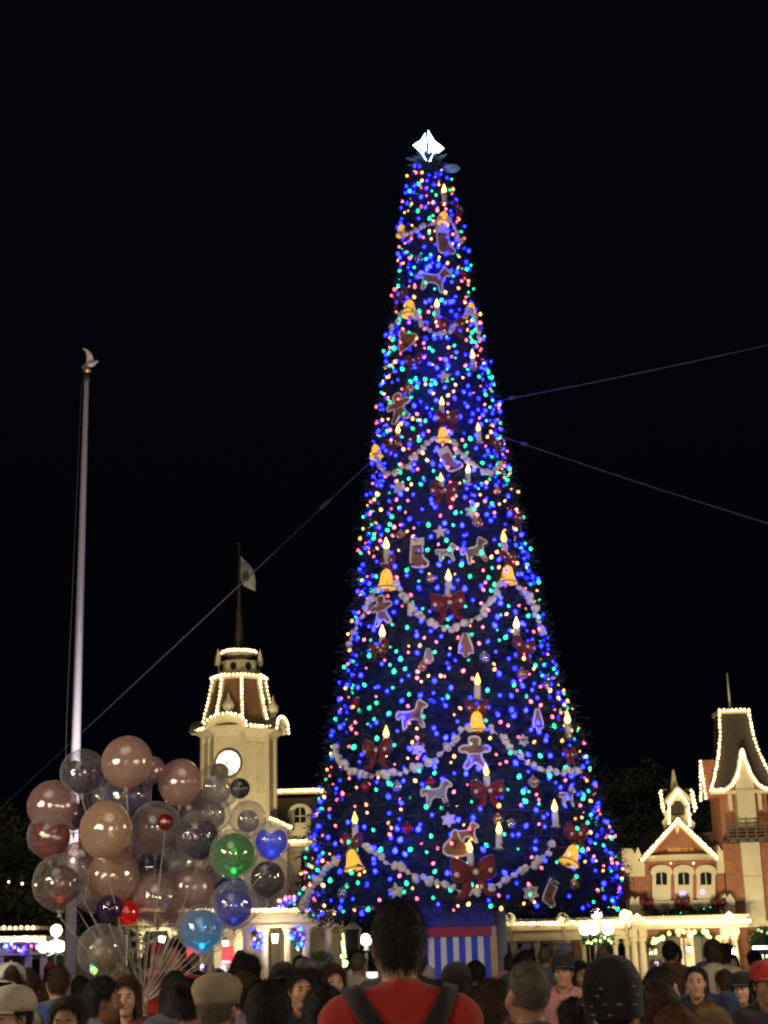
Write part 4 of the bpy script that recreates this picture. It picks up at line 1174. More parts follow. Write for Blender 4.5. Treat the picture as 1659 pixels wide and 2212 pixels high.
# cupola with bell
cuY = FY + .35
cx_ = 1463.5
cup = fpg('cupola', [(1434, 1800), (1434, 1786), (1430, 1776), (1437, 1766), (1433, 1756), (1441, 1748), (1447, 1744), (1447, 1724), (1463, 1706), (1482, 1724), (1482, 1744), (1488, 1752), (1496, 1758), (1491, 1768), (1502, 1778), (1498, 1790), (1498, 1803)], .35, .12, M_cream)
cb = MB(); fbox(cb, 1447, 1722, 1482, 1768, cuY + .12, .9); part('cupola_box', cb, M_cream_d, fh)
fpg('cupola_opening', [(1449, 1761), (1449, 1742), (1455, 1736), (1458, 1730), (1471, 1730), (1474, 1736), (1479.5, 1742), (1479.5, 1761)], .32, .03, M_dark)
p = at(1464, 1746, cuY - .14); s = 17 * mpp(p)
part('bell', mb_bell(), M_bronze, fh, smooth=True, loc=p, scale=(s * 1.2, s * .5, s * 1.2))
fpg('cupola_roof', [(1437, 1730), (1458, 1702), (1463, 1698), (1469, 1702), (1496, 1726), (1496, 1735), (1464, 1709), (1440, 1737)], .2, 1.4, M_cream)
sl = at(1457, 1704, cuY + .5)
part('spire', MB().lathe([(9 * SC, 0), (8 * SC, .25), (6 * SC, .4), (4 * SC, .62), (2.6 * SC, .78), (.02, .84)], 10, (sl.x, sl.y, sl.z - .08)), M_cream_d, fh, smooth=True)
bulb_string('warm bulb string on the pointed bell cupola of the firehouse', [[at(1445, 1778, cuY - .16), at(1444, 1736, cuY - .16), at(1463, 1708, cuY - .16), at(1485, 1736, cuY - .16), at(1490, 1782, cuY - .16)]], .11, .05)
bulb_string('cool white bulb strings on both outer edges of the bell cupola', [[at(1427, 1709, cuY + .4), at(1433, 1752, cuY + .4)], [at(1492, 1708, cuY + .4), at(1499, 1752, cuY + .4)], [at(1425, 1714, cuY + .4), at(1430, 1744, cuY + .4)], [at(1496, 1712, cuY + .4), at(1503, 1744, cuY + .4)]], .15, .045, ME_BULBC, group='cool white light strings on the firehouse')
part('cupola_side_eave', fbox(MB(), 1428, 1704, 1442, 1708, cuY + .45, 1.0), M_slate, fh)
part('cupola_side_eave', fbox(MB(), 1478, 1704, 1497, 1708, cuY + .45, 1.0), M_slate, fh)
# ridge roof between gable and tower
fpg('side_roof', [(1496, 1800), (1560, 1796), (1600, 1840), (1548, 1846)], 1.2, 3.0, M_slate)

# tall brick tower
TWY = FY - .4
tw2 = thing('brick_tower', 'tall red brick tower with steep lit roof at the right end of the firehouse', 'tower', (at(1612, 2100, TWY).x, TWY, 0))
def tb2(name, x0, y0, x1, y1, dY, d, m, parent=tw2): return part(name, fbox(MB(), x0, y0, x1, y1, TWY + dY, d), m, parent)
def tp2(name, pts, dY, d, m, parent=tw2): return part(name, fpoly(MB(), pts, TWY + dY, d), m, parent)
txl, txr = at(1557, 1760, TWY).x, at(1660, 1760, TWY).x
tcx = (txl + txr) / 2; thw = (txr - txl) / 2
z_e = at(1600, 1708, TWY).z; z_r = at(1593, 1547, TWY + 1.6).z
part('shaft', MB().box(txl, TWY, 0, txr, TWY + 2 * thw, z_e), M_brick, tw2)
part('lower_wing', MB().box(at(1604, 1900, TWY).x, TWY - .25, 0, at(1720, 1900, TWY).x, TWY + 6, at(1640, 1817, TWY).z), M_brick, tw2)
# concave steep roof
rp = MB(); rings = []
cyy = TWY + thw
NR = 10
for i in range(NR + 1):
    s = i / NR
    h = z_e + (z_r - z_e) * s
    w = thw * (1.42 - 1.42 * .0 - (1.42 - .62) * (1 - (1 - s) ** 2.0) * 1.0)
    rings.append((w, h))
vs_ = []; fs_ = []
for w, h in rings: vs_ += [(tcx - w, cyy - w, h), (tcx + w, cyy - w, h), (tcx + w, cyy + w, h), (tcx - w, cyy + w, h)]
for i in range(NR):
    for j in range(4): fs_.append((i*4 + j, i*4 + (j+1) % 4, (i+1)*4 + (j+1) % 4, (i+1)*4 + j))
fs_ += [(3, 2, 1, 0), tuple(NR * 4 + j for j in range(4))]
rp.add(vs_, fs_)
part('roof', rp, M_slate, tw2)
wT, hT = rings[-1]
part('roof_cap', MB().box(tcx - wT - .05, cyy - wT - .05, hT - .08, tcx + wT + .05, cyy + wT + .05, hT + .08), M_cream, tw2)
edgeL = [(tcx - w - .02, cyy - w - .05, h) for w, h in rings]; edgeR = [(tcx + w + .02, cyy - w - .05, h) for w, h in rings]
topl = [(tcx - wT, cyy - wT - .08, hT + .05), (tcx + wT, cyy - wT - .08, hT + .05)]
bulb_string('warm bulb strings down the roof edges of the brick tower', [edgeL, edgeR, topl], .16, .052, off=(0, -.05, 0))
fpole = [(tcx, cyy, hT), (tcx, cyy, hT + 1.62)]
part('finial_pole', MB().tube(fpole, [.055, .03], 10), M_white, tw2, smooth=True)
part('finial_ball', MB().ball((tcx, cyy, hT + .12), .11, 10, 7), M_cream, tw2, smooth=True)
# front dormer gable with flared rakes
gz = [(0, 1), (.10, .80), (.22, .55), (.38, .32), (.62, .12), (.95, 0)]
z_d0, z_d1 = z_e - .0, at(1598, 1620, TWY - .5).z
gw = thw * .86
gl = [(tcx - gw * a_, TWY - .42, z_d0 + (z_d1 - z_d0) * b_) for a_, b_ in gz]; gr = [(tcx + gw * a_, TWY - .42, z_d0 + (z_d1 - z_d0) * b_) for a_, b_ in gz]
part('dormer_wall', MB().prism(gl[::-1] + gr[1:], (0, 1.2, 0)), M_brick, tw2)
for e_ in (gl, gr):
    part('flared_rake', MB().tube([Vector(q) + Vector((0, -.02, .02)) for q in e_], .10, 6), M_cream, tw2)
sx_ = 1
eL = [(tcx - thw * 1.42, TWY - thw * .42, z_e), (tcx - gw * .95, TWY - .45, z_e)]; eR = [(tcx + gw * .95, TWY - .45, z_e), (tcx + thw * 1.42, TWY - thw * .42, z_e)]
bulb_string('warm bulb string along the flared dormer gable of the brick tower', [[eL[0]] + gl[::-1], gr + [eR[1]]], .12, .052, off=(0, -.12, 0))
part('eave_board', MB().box(tcx - thw * 1.42, TWY - thw * .40, z_e - .14, tcx + thw * 1.42, cyy + thw * 1.42, z_e - .01), M_cream, tw2)
for s in (-.62, .62):
    part('eave_bracket', MB().box(tcx + s * thw - .07, TWY - .3, z_e - .75, tcx + s * thw + .07, TWY, z_e - .14), M_cream, tw2)
# small side dormer seen edge on, with lamps
sdl = [(tcx - thw * 1.55, cyy - .5 + .5 * s, z_e + h) for s, h in ((-1, -.25), (-.75, .2), (-.4, .7), (0, 1.25), (.4, .7), (.75, .2), (1, -.25))]
part('side_dormer', MB().prism(sdl, (1.0, 0, 0)), M_brick, tw2)
bulb_string('cool white bulb string on the side dormer of the brick tower', [[Vector(q) + Vector((-.05, 0, 0)) for q in sdl]], .15, .045, ME_BULBC, group='cool white light strings on the firehouse')
# cream vertical panels and balcony
pc = at(1605, 1750, TWY)
zz1, zz2, zz3, zz4 = at(1600, 1650, TWY).z, at(1607, 1680, TWY).z, at(1615, 1786, TWY).z, z_e
part('upper_panel', MB().prism([(tcx - .34, TWY - .48, zz3), (tcx + .34, TWY - .48, zz3), (tcx + .34, TWY - .48, z_e + .35), (tcx, TWY - .48, zz1 + .2), (tcx - .34, TWY - .48, z_e + .35)], (0, .5, 0)), M_cream, tw2)
part('panel_rail', MB().box(tcx - .36, TWY - .53, z_e - .06, tcx + .36, TWY - .47, z_e + .02), M_cream_d, tw2)
bz0, bz1 = at(1610, 1818, TWY - 1).z, at(1610, 1780, TWY - 1).z
part('balcony_floor', MB().box(txl - .05, TWY - 1.0, bz0, txr + .3, TWY, bz0 + .1), mat('weathered_wood', (.12, .085, .06), .8), tw2)
for i in range(5):
    z_ = bz0 + .14 + i * (bz1 - bz0 - .14) / 4
    part('balcony_rail', MB().tube([(txl, TWY - .98, z_), (txr + .3, TWY - .98, z_)], .028, 6), MATS['weathered_wood'], tw2)
for i in range(7):
    x_ = txl + (txr + .3 - txl) * i / 6
    part('baluster', MB().box(x_ - .03, TWY - 1.0, bz0, x_ + .03, TWY - .95, bz1 + .06), MATS['weathered_wood'], tw2)
lx = at(1627, 1900, TWY - .4).x
part('lower_panel', MB().box(lx - .36, TWY - .45, at(1630, 1990, TWY).z, lx + .34, TWY - .25, at(1617, 1815, TWY).z), M_cream, tw2)
part('panel_rail', MB().box(lx - .38, TWY - .48, at(1620, 1896, TWY).z, lx + .36, TWY - .44, at(1620, 1892, TWY).z), M_cream_d, tw2)
part('string_course', MB().box(at(1604, 2000, TWY).x, TWY - .5, at(1630, 2002, TWY).z, at(1720, 2000, TWY).x, TWY - .24, at(1630, 1990, TWY).z), M_cream, tw2)
# arched shop window in the lower wing
aw = tp2('arched_window', [(1622, 2130), (1622, 2030)] + arc(1660, 2030, 38, 22, 180, 0, 12) + [(1698, 2130)], -.28, .05, M_glass)
tp2('arch_trim', arc(1660, 2030, 44, 28, 190, -10, 14) + arc(1660, 2030, 38, 22, -10, 190, 14), -.36, .12, M_tan)
part('strip_lamp', fbox(MB(), 1626, 2043, 1700, 2050, TWY - .35, .06), emat('strip_lamp', (1, .97, .85), 5), aw)
part('lit_pane', fbox(MB(), 1630, 2062, 1650, 2090, TWY - .33, .04), emat('lit_pane', (1, .86, .55), 1.6), aw)
part('lit_pane', fbox(MB(), 1656, 2062, 1690, 2090, TWY - .33, .04), emat('lit_pane', (1, .86, .55), 1.6), aw)
light_swag([(1620, 2032), (1630, 2018), (1645, 2012), (1662, 2010)], TWY - .6, .13, 5, 'dark garland with a few lamps over the arched shop window', 'garland', 'garland', cols=('amber', 'green'), bs=.04, leaf=.18)

# firehouse porch
QY = FY - 3.0
fpch = thing('firehouse_porch', 'cream porch with warm bulbs and paired columns below the brick gable', 'porch', (at(1480, 2100, QY).x, QY, 0))
def qb(name, x0, y0, x1, y1, dY, d, m, parent=fpch): return part(name, fbox(MB(), x0, y0, x1, y1, QY + dY, d), m, parent)
qz1, qz0 = at(1480, 1984, QY).z, at(1480, 2002, QY).z
qx0, qx1 = at(1366, 1995, QY).x, at(1612, 1995, QY).x
part('roof_deck', MB().box(qx0 - .1, QY - .2, qz1, qx1 + .1, FY + .0, qz1 + .1), M_cream, fpch)
part('fascia', MB().box(qx0, QY, qz0, qx1, QY + .3, qz1), M_cream, fpch)
part('architrave', MB().box(qx0 - .05, QY - .06, qz0 - .06, qx1 + .05, QY + .34, qz0 + .03), M_cream_d, fpch)
bulb_string('warm bulb string along the firehouse porch roof', [[at(1370, 1992, QY - .1), at(1618, 1989, QY - .1)]], .12, .06)
for xx, yy in ((1376, 1985), (1575, 1981)):
    pd_ = part('small_pediment', fpoly(MB(), [(xx - 15, yy + 10), (xx - 13, yy + 2), (xx, yy - 10), (xx + 13, yy + 2), (xx + 15, yy + 10)], QY - .22, .4), M_cream, fpch)
    bulb_string('warm bulbs over the small porch pediment %s' % ('by the brick tower' if xx > 1500 else 'nearer the tree'), [[at(xx - 15, yy + 5, QY - .26), at(xx, yy - 9, QY - .26), at(xx + 15, yy + 5, QY - .26)]], .11, .05)
for xx in (1371, 1389, 1570, 1589):
    c = at(xx, 2060, QY + .15)
    part('column', MB().lathe([(.2, 0), (.2, .14), (.13, .2), (.125, 1.2), (.105, qz0 - .5), (.15, qz0 - .46), (.15, qz0 - .36), (.19, qz0 - .3), (.19, qz0 - .06)], 16, (c.x, c.y, 0)), M_cream, fpch)
    part('capital_block', MB().box(c.x - .17, c.y - .17, qz0 - .30, c.x + .17, c.y + .17, qz0 - .061), M_cream_d, fpch)
# dark arched carriage doorway behind the porch
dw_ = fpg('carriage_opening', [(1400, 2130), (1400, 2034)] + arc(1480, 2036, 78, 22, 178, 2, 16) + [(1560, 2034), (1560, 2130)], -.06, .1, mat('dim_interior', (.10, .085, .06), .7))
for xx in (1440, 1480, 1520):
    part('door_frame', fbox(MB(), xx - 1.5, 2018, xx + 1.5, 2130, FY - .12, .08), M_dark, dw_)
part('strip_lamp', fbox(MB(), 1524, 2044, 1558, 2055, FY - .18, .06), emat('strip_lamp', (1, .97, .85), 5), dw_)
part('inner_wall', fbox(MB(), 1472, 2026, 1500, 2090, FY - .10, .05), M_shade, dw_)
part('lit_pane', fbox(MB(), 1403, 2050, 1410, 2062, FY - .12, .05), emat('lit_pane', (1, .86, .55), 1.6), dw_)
part('lit_pane', fbox(MB(), 1413, 2050, 1419, 2062, FY - .12, .05), emat('lit_pane', (1, .86, .55), 1.6), dw_)
M_lime = emat('lime_bulb', (.55, .95, .22), 3.5)
me_l = bulb_mb.mesh('bulb_lime', True); mats_on(me_l, M_lime); BULBM['lime'] = me_l; MATS['lamp_lime'] = M_lime
light_swag([(1402, 2050), (1412, 2034), (1428, 2024), (1448, 2018), (1480, 2014), (1512, 2017), (1536, 2024), (1552, 2034), (1558, 2046)], FY - .6, .11, 34, 'leafy arch garland with lime lamps over the dark carriage doorway', 'garland', 'garland', cols=('lime', 'lime', 'amber'), bs=.075, leaf=.18)
wall_lantern(1489, 2050, FY - .6, 12, 14, 'small lit lantern inside the dark carriage doorway', 50)
wall_lantern(1582, 2057, QY - .35, 17, 24, 'bright lantern between the paired columns of the firehouse porch', 120)

# ------------------------------------------------------------------ low arcade right of the tree
AYF = 57.5
arcd = thing('arcade', 'low cream arcade with bulb lit roof edge between tree and firehouse', 'building', (at(1240, 2100, AYF).x, AYF, 0))
az1, az0 = at(1240, 1988, AYF).z, at(1240, 2024, AYF).z
ax0, ax1 = at(1060, 2000, AYF).x, at(1362, 2000, AYF).x
part('roof_deck', MB().box(ax0, AYF - .3, az1 - .02, ax1, AYF + 7, az1 + .08), M_cream, arcd)
part('fascia', MB().box(ax0, AYF, az1 - .32, ax1, AYF + .4, az1 - .02), M_cream, arcd)
part('frieze', MB().box(ax0, AYF + .08, az0, ax1, AYF + .4, az1 - .321), M_cream_d, arcd)
part('architrave', MB().box(ax0, AYF - .05, az0 - .10, ax1, AYF + .44, az0 - .001), M_cream, arcd)
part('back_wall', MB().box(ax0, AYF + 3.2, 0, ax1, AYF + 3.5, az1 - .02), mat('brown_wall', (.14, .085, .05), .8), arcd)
bulb_string('warm bulb string along the low arcade roof right of the tree', [[at(1096, 1989, AYF - .1), at(1366, 1989, AYF - .1)], [at(1096, 1995, AYF - .1), at(1366, 1995, AYF - .1)]], .12, .052)
for xx in (1100, 1216, 1352):
    p = at(xx, 1986 if xx < 1300 else 1978, AYF - .25)
    gg = part('roof_globe', MB().ball(p, 14 * mpp(p), 14, 10), emat('roof_globe', (1, .84, .38), 1.6), arcd, smooth=True)
    part('globe_stem', MB().tube([p - Vector((0, 0, 14 * mpp(p))), p - Vector((0, 0, 36 * mpp(p)))], .06, 8), M_cream, gg)
for xx in (1110, 1160, 1226, 1262, 1290, 1330, 1356):
    c = at(xx, 2060, AYF + .2)
    part('column', MB().lathe([(.16, 0), (.16, .12), (.09, .2), (.085, az0 - .4), (.13, az0 - .3), (.15, az0 - .11)], 12, (c.x, c.y, 0)), M_cream, arcd)
for xx in (1140, 1195, 1275, 1330):
    w_ = part('window', fbox(MB(), xx - 16, 2038, xx + 16, 2100, AYF + 3.14, .05), M_glass, arcd)
    part('frame', fbox(MB(), xx - 20, 2034, xx + 20, 2038, AYF + 3.08, .1), M_tan, w_)
    part('mullion', fbox(MB(), xx - 1, 2038, xx + 1, 2100, AYF + 3.10, .04), M_tan, w_)
part('notice_panel', fbox(MB(), 1184, 2040, 1222, 2090, AYF + 3.0, .06), mat('olive_panel', (.26, .25, .15), .7), arcd)

# ------------------------------------------------------------------ left hand station porch
LYF = 52.0
stn = thing('station_porch', 'lit porch with coloured lamp swag at the far left behind the balloons', 'building', (at(40, 2100, LYF).x, LYF, 0))
lx0, lx1 = at(-120, 2030, LYF).x, at(100, 2030, LYF).x
lz = [at(40, y, LYF).z for y in (2000, 2008, 2022, 2034, 2055, 2064)]
part('upper_roof', MB().box(lx0, LYF + .8, lz[1], lx1 - .4, LYF + 5, lz[0]), M_cream, stn)
part('roof_deck', MB().box(lx0, LYF - .2, lz[3] - .02, lx1, LYF + 5, lz[2]), M_cream, stn)
part('beam', MB().box(lx0, LYF, lz[5], lx1, LYF + .3, lz[4]), M_cream_d, stn)
part('fascia', MB().box(lx0, LYF + .05, lz[4], lx1, LYF + .3, lz[3] - .02), M_cream, stn)
part('back_wall', MB().box(lx0, LYF + 3.6, 0, lx1 + 2, LYF + 3.9, lz[2]), M_tan, stn)
for xx in (-90, -20, 2, 62, 95):
    c = at(xx, 2060, LYF + .15)
    part('post', MB().box(c.x - .10, c.y - .08, 0, c.x + .10, c.y + .08, lz[5]), M_cream, stn)
for xx in (-60, 30, 78):
    w_ = part('window', fbox(MB(), xx - 15, 2072, xx + 15, 2120, LYF + 3.55, .05), M_glass, stn)
    part('frame', fbox(MB(), xx - 18, 2068, xx + 18, 2072, LYF + 3.5, .1), M_cream, w_)
bulb_string('warm bulb string along the far left porch roof', [[at(-40, 2026, LYF - .22), at(96, 2026, LYF - .22)], [at(-40, 2031, LYF - .22), at(96, 2031, LYF - .22)]], .11, .05)
bulb_string('warm bulb string along the upper roof of the far left porch', [[at(-40, 2004, LYF + .75), at(72, 2004, LYF + .75)]], .2, .055)
light_swag([(18, 2040), (30, 2047), (46, 2052), (64, 2050), (84, 2042)], LYF - .3, .10, 22, 'drooping swag of blue and coloured lamps under the far left porch', 'lamp_swag', 'swag')
bulb_string('thin string of dim lamps across the dark trees at the far left', [[at(-40, 1903, 58), at(10, 1904, 58), at(40, 1908, 58), at(78, 1912, 58)]], .5, .04, group=None)

# ------------------------------------------------------------------ background trees
M_leaf = [mat('tree_leaves_%d' % i, c, .65, var=.4, scale=3, bump=0) for i, c in enumerate(((.075, .09, .04), (.065, .085, .05), (.09, .09, .045)))]
def leaf_tree(px, Y, ztop_py, rad, label, mi, n=3800, seed=1, sq=1.0):
    r_ = np.random.default_rng(seed)
    top = at(px, ztop_py, Y); h = top.z
    base = Vector((top.x, Y, 0))
    t = thing('broadleaf_tree', label, 'tree', tuple(base), group='dark trees behind the buildings')
    mb = MB(); rr = random.Random(seed)
    cz_ = h - rad * .9 * sq
    mb.tube([base, base + Vector((.1, 0, h * .35)), base + Vector((0, .1, cz_))], [.28, .2, .1], 8)
    cl = []
    for i in range(16):
        a = rr.uniform(0, 2 * PI); b = rr.uniform(-.6, 1); k = rr.uniform(.45, .85) * rad
        c = Vector((base.x + math.cos(a) * k * math.sqrt(max(0, 1 - b*b*.6)), base.y + math.sin(a) * k * math.sqrt(max(0, 1 - b*b*.6)), cz_ + b * rad * .75 * sq))
        cl.append(c)
        mb.tube([base + Vector((0, 0, h * .4)), base.lerp(c, .55) + Vector((0, 0, cz_ * .3)), c], [.09, .05, .02], 5)
    part('trunk', mb, MATS['bark'], t)
    C = np.array([tuple(c) for c in cl]); pick_ = r_.integers(0, len(cl), n)
    d = r_.normal(0, 1, (n, 3)); d /= np.linalg.norm(d, axis=1, keepdims=True)
    P = C[pick_] + d * (rad * .42 * r_.random((n, 1)) ** .5) * np.array([1, 1, .8])
    e = r_.normal(0, 1, (n, 3)); e /= np.linalg.norm(e, axis=1, keepdims=True)
    f = np.cross(e, d); f /= np.maximum(np.linalg.norm(f, axis=1, keepdims=True), 1e-6)
    s = r_.uniform(.10, .2, (n, 1))
    V = np.concatenate([P - e * s, P + f * s * .45, P + e * s, P - f * s * .45]); i_ = np.arange(n)
    part('crown', np_mesh('crown', V, np.stack([i_, i_ + n, i_ + 2*n, i_ + 3*n], 1)), M_leaf[mi], t, kind='stuff')
leaf_tree(20, 62, 1800, 3.2, 'dark tree behind the far left porch', 0, seed=3, n=5200)
leaf_tree(130, 70, 1745, 3.2, 'dark tree between the far left porch and the clock building', 1, seed=4, n=5000)
leaf_tree(-70, 66, 1740, 3.4, 'dark tree rising beyond the far left porch roof', 2, seed=5, n=5000)
leaf_tree(210, 58, 1880, 2.4, 'dark tree hidden behind the balloon bunch', 1, seed=8, n=4000)
leaf_tree(1370, 84, 1660, 3.4, 'dark tree behind the firehouse beside the Christmas tree', 1, seed=6, n=4600)
leaf_tree(1530, 88, 1690, 3.0, 'dark tree behind the firehouse beside its brick tower', 0, seed=7, n=4200)
leaf_tree(1300, 80, 1760, 2.6, 'dark tree behind the low arcade', 2, seed=9, n=3600)

# ------------------------------------------------------------------ street lamps
def globe_lamp(px, py, Y, r_px, label, arms=0, rg=None, energy=120, green=False, color=(1, .93, .75)):
    p = at(px, py, Y); s = mpp(p); r = rg or r_px * s
    t = thing('street_lamp', label, 'street lamp', (p.x, Y, 0))
    prof = [(.17, 0), (.17, .12), (.12, .18), (.10, .5), (.065, .6), (.05, 1.4), (.045, p.z - r - .16), (.09, p.z - r - .1), (.06, p.z - r - .02)]
    part('post', MB().lathe(prof, 12, (p.x, Y, 0)), M_iron, t, smooth=False)
    M_ = emat('globe_glass', (1, .90, .68), 6)
    part('globe', MB().ball(p, r, 16, 11), M_, t, smooth=True)
    point('globe_lamp', p + Vector((0, -r - .08, 0)), energy, color, r, t)
    part('top_finial', MB().lathe([(.03, r * .96), (.02, r * 1.05), (.001, r * 1.15)], 8, p), M_iron, t)
    for k in range(arms):
        a = k * 2 * PI / arms + .5
        c = p + Vector((math.cos(a) * r * 2.1, math.sin(a) * r * 2.1, -r * 2.6))
        part('arm', MB().tube([Vector((p.x, Y, p.z - r * 3.6)), p + Vector((math.cos(a) * r * 1.5, math.sin(a) * r * 1.5, -r * 4.1)), c - Vector((0, 0, r))], .028, 6), M_iron, t)
        part('globe', MB().ball(c, r * .95, 14, 9), M_, t, smooth=True)
    if green:
        mb = MB(); rr = random.Random(5)
        for k in range(26):
            a = k * 2 * PI / 26
            leaf_tufts(mb, p + Vector((math.cos(a) * r * 1.9, math.sin(a) * r * 1.9, -r * 4.2 + .06 * math.sin(k * 2))), .10, 12, .16, rr)
        part('wreath', mb, M_green_leaf, t, kind='stuff')
        for k in range(16):
            a = k * 2 * PI / 16
            part('bulb', BULBM['lime'], M_lime, t, loc=p + Vector((math.cos(a) * r * 2.0, math.sin(a) * r * 2.0 - .1, -r * 4.3 + rr.uniform(-.08, .08))), scale=.03)
    return t
globe_lamp(791, 2030, 38, 13, 'single globe street lamp just left of the man in red', energy=70)
globe_lamp(122, 2010, 42, 13, 'street lamp with a ring of globes beside the flagpole foot', arms=4, energy=160)
globe_lamp(1289, 1972, 40, 13, 'street lamp with ring of globes and wreath before the arcade', arms=5, energy=200, green=True)
# lamp posts of the street behind the viewer (mirrored in the balloons); last two added as side light
for i, (x, y, en) in enumerate(((-4.6, -5.0, 540), (4.4, -6.0, 460), (-5.5, -15.0, 300), (5.5, -16.0, 300), (-6.8, 7.5, 760), (6.8, 8.5, 620))):
    t = thing('street_lamp', 'three globe street lamp %s on the %s side' % ('just behind the viewers' if -10 < y < 0 else 'far behind the viewers' if y < 0 else 'added out of view beside the crowd', 'flagpole' if x < 0 else 'firehouse'), 'street lamp', (x, y, 0), group='street lamps around the viewers')
    part('post', MB().lathe([(.2, 0), (.2, .15), (.1, .3), (.06, .8), (.05, 3.5), (.09, 3.6)], 12, (x, y, 0)), M_iron, t)
    for k, (dx, dz) in enumerate(((-.5, 3.55), (0, 3.95), (.5, 3.55))):
        part('globe', MB().ball((x + dx, y, dz), .17, 14, 9), emat('globe_glass', (1, .90, .68), 6), t, smooth=True)
        part('arm', MB().tube([(x, y, 3.3), (x + dx * .8, y, 3.25), (x + dx, y, dz - .16)], .03, 6), M_iron, t)
    for dx, dz in ((-.55, 3.55), (0, 3.95), (.55, 3.55)): point('globe_lamp', (x * .96 + dx * 1.6, y + .3, dz), en / 3, (1, .80, .56), .17, t)
# dark lantern post beside the tree box
p = at(762, 2028, 36)
t = thing('lantern_post', 'unlit dark lantern post with cream cap beside the single globe lamp', 'street lamp', (p.x, 36, 0))
s = mpp(p)
part('post', MB().lathe([(.14, 0), (.12, .3), (.06, .5), (.055, p.z - 36 * s)], 10, (p.x, 36, 0)), M_iron, t)
part('lantern_body', MB().lathe([(13 * s, -36 * s), (17 * s, -20 * s), (19 * s, 20 * s)], 8, p), mat('shaded_glass', (.05, .05, .055), .25), t)  # shade on the lantern's back put into the glass colour
part('cap', MB().lathe([(20 * s, 20 * s), (16 * s, 25 * s), (5 * s, 34 * s), (2 * s, 38 * s)], 8, p), M_cream, t)
for k in range(8):
    a = k * PI / 4
    part('glazing_bar', MB().tube([p + Vector((math.cos(a) * 13.3 * s, math.sin(a) * 13.3 * s, -36 * s)), p + Vector((math.cos(a) * 19.3 * s, math.sin(a) * 19.3 * s, 20 * s))], .014, 5), M_iron, t)
# lit garland on a column behind
light_swag([(744, 2022), (741, 2036), (743, 2052), (742, 2068), (745, 2082)], 50, .07, 18, 'vertical garland of lime lamps behind the dark lantern post', 'garland', 'garland', cols=('lime',), bs=.055, leaf=.12)
light_swag([(200, 2078), (206, 2090), (203, 2104)], 45, .06, 12, 'short garland of lime lamps below the clear balloon', 'garland', 'garland', cols=('lime', 'green'), bs=.06, leaf=.12)

# ------------------------------------------------------------------ glowing toy cart
for (px, lab) in ((415, 'red glowing toy cart sign behind the flat cap man'), (491, 'red glowing toy cart sign beside the blue balloon knot')):
    Y = 33 if px < 450 else 31
    c = at(px, 2064, Y); s = mpp(c)
    t = thing('toy_cart', lab, 'cart', (c.x, Y, 0), group='glowing toy carts')
    part('cart_body', MB().box(c.x - .35, Y, .3, c.x + .35, Y + .6, 1.05), M_redband, t)
    for dx in (-.28, .28):
        part('wheel', MB().tube([(c.x + dx, Y - .03, .28), (c.x + dx, Y + .03, .28)], .27, 16), M_iron, t)
        part('post', MB().tube([(c.x + dx, Y + .1, 1.0), (c.x + dx, Y + .1, c.z - 20 * s)], .02, 6), M_iron, t)
    part('lit_sign', MB().box(c.x - 13 * s, Y + .05, c.z - 20 * s, c.x + 13 * s, Y + .15, c.z + 20 * s), emat('red_sign', (1, .015, .02), 1.1), t)
    part('sign_band', MB().box(c.x - 12 * s, Y + .0, c.z - 17 * s, c.x + 12 * s, Y + .049, c.z - 10 * s), emat('pink_sign', (1, .6, .5), 1.3), t)
    for k in range(9):
        q = (c.x + random.uniform(-.22, .22), Y - .05 - .02 * k, c.z - (28 + random.uniform(-6, 8)) * s)
        part('toy_wand', MB().tube([q, (q[0] + .05, q[1], q[2] - .25)], .012, 5), M_white, t)
        part('glow_tip', MB().ball(q, .04, 8, 6), emat('violet_tip', (.62, .5, 1), 3.5), t, smooth=True)

# ------------------------------------------------------------------ facade floodlights standing on the ground before the buildings
def fl_(px, Y, tp, tY, energy, label, size): floodlight((at(px, 2100, Y).x, Y, .45), at(tp[0], tp[1], tY), energy, label, size)
fl_(560, 46, (516, 1560), CY, 4300, 'ground floodlight aimed at the clock tower from the right', 34)
fl_(420, 45, (516, 1640), CY, 3400, 'ground floodlight aimed at the clock tower from the left', 34)
fl_(680, 47, (640, 1770), WY, 1500, 'ground floodlight aimed at the arched dormer', 45)
fl_(1400, 47, (1450, 1880), FY, 2300, 'ground floodlight aimed at the firehouse bay windows', 50)
fl_(1560, 47, (1490, 1850), FY, 2300, 'ground floodlight aimed at the firehouse gable', 50)
fl_(1620, 45, (1600, 1760), TWY, 3300, 'ground floodlight aimed up the brick tower', 42)

# floodlights added out of view to brighten the tree, on poles beside the square
for x, y, e in ((-8.2, 20.5, 1700), (8.6, 21.5, 1700)):
    t = thing('added_flood_pole', 'added unseen floodlight pole lighting the tree from the %s side' % ('flagpole' if x < 0 else 'firehouse'), 'floodlight', (x, y, 0))
    part('pole', MB().lathe([(.16, 0), (.1, .2), (.06, .6), (.05, 5.2)], 10, (x, y, 0)), M_iron, t)
    d = (Vector((t_x(9), TY, 9)) - Vector((x, y, 5.2))).normalized()
    part('housing', MB().tube([Vector((x, y, 5.2)) - d * .2, Vector((x, y, 5.2)) + d * .05], [.1, .2], 14), M_iron, t)
    spot('flood_lamp', Vector((x, y, 5.2)) + d * .08, (t_x(9), TY, 9.5), e, 80, (1, .86, .78), t)
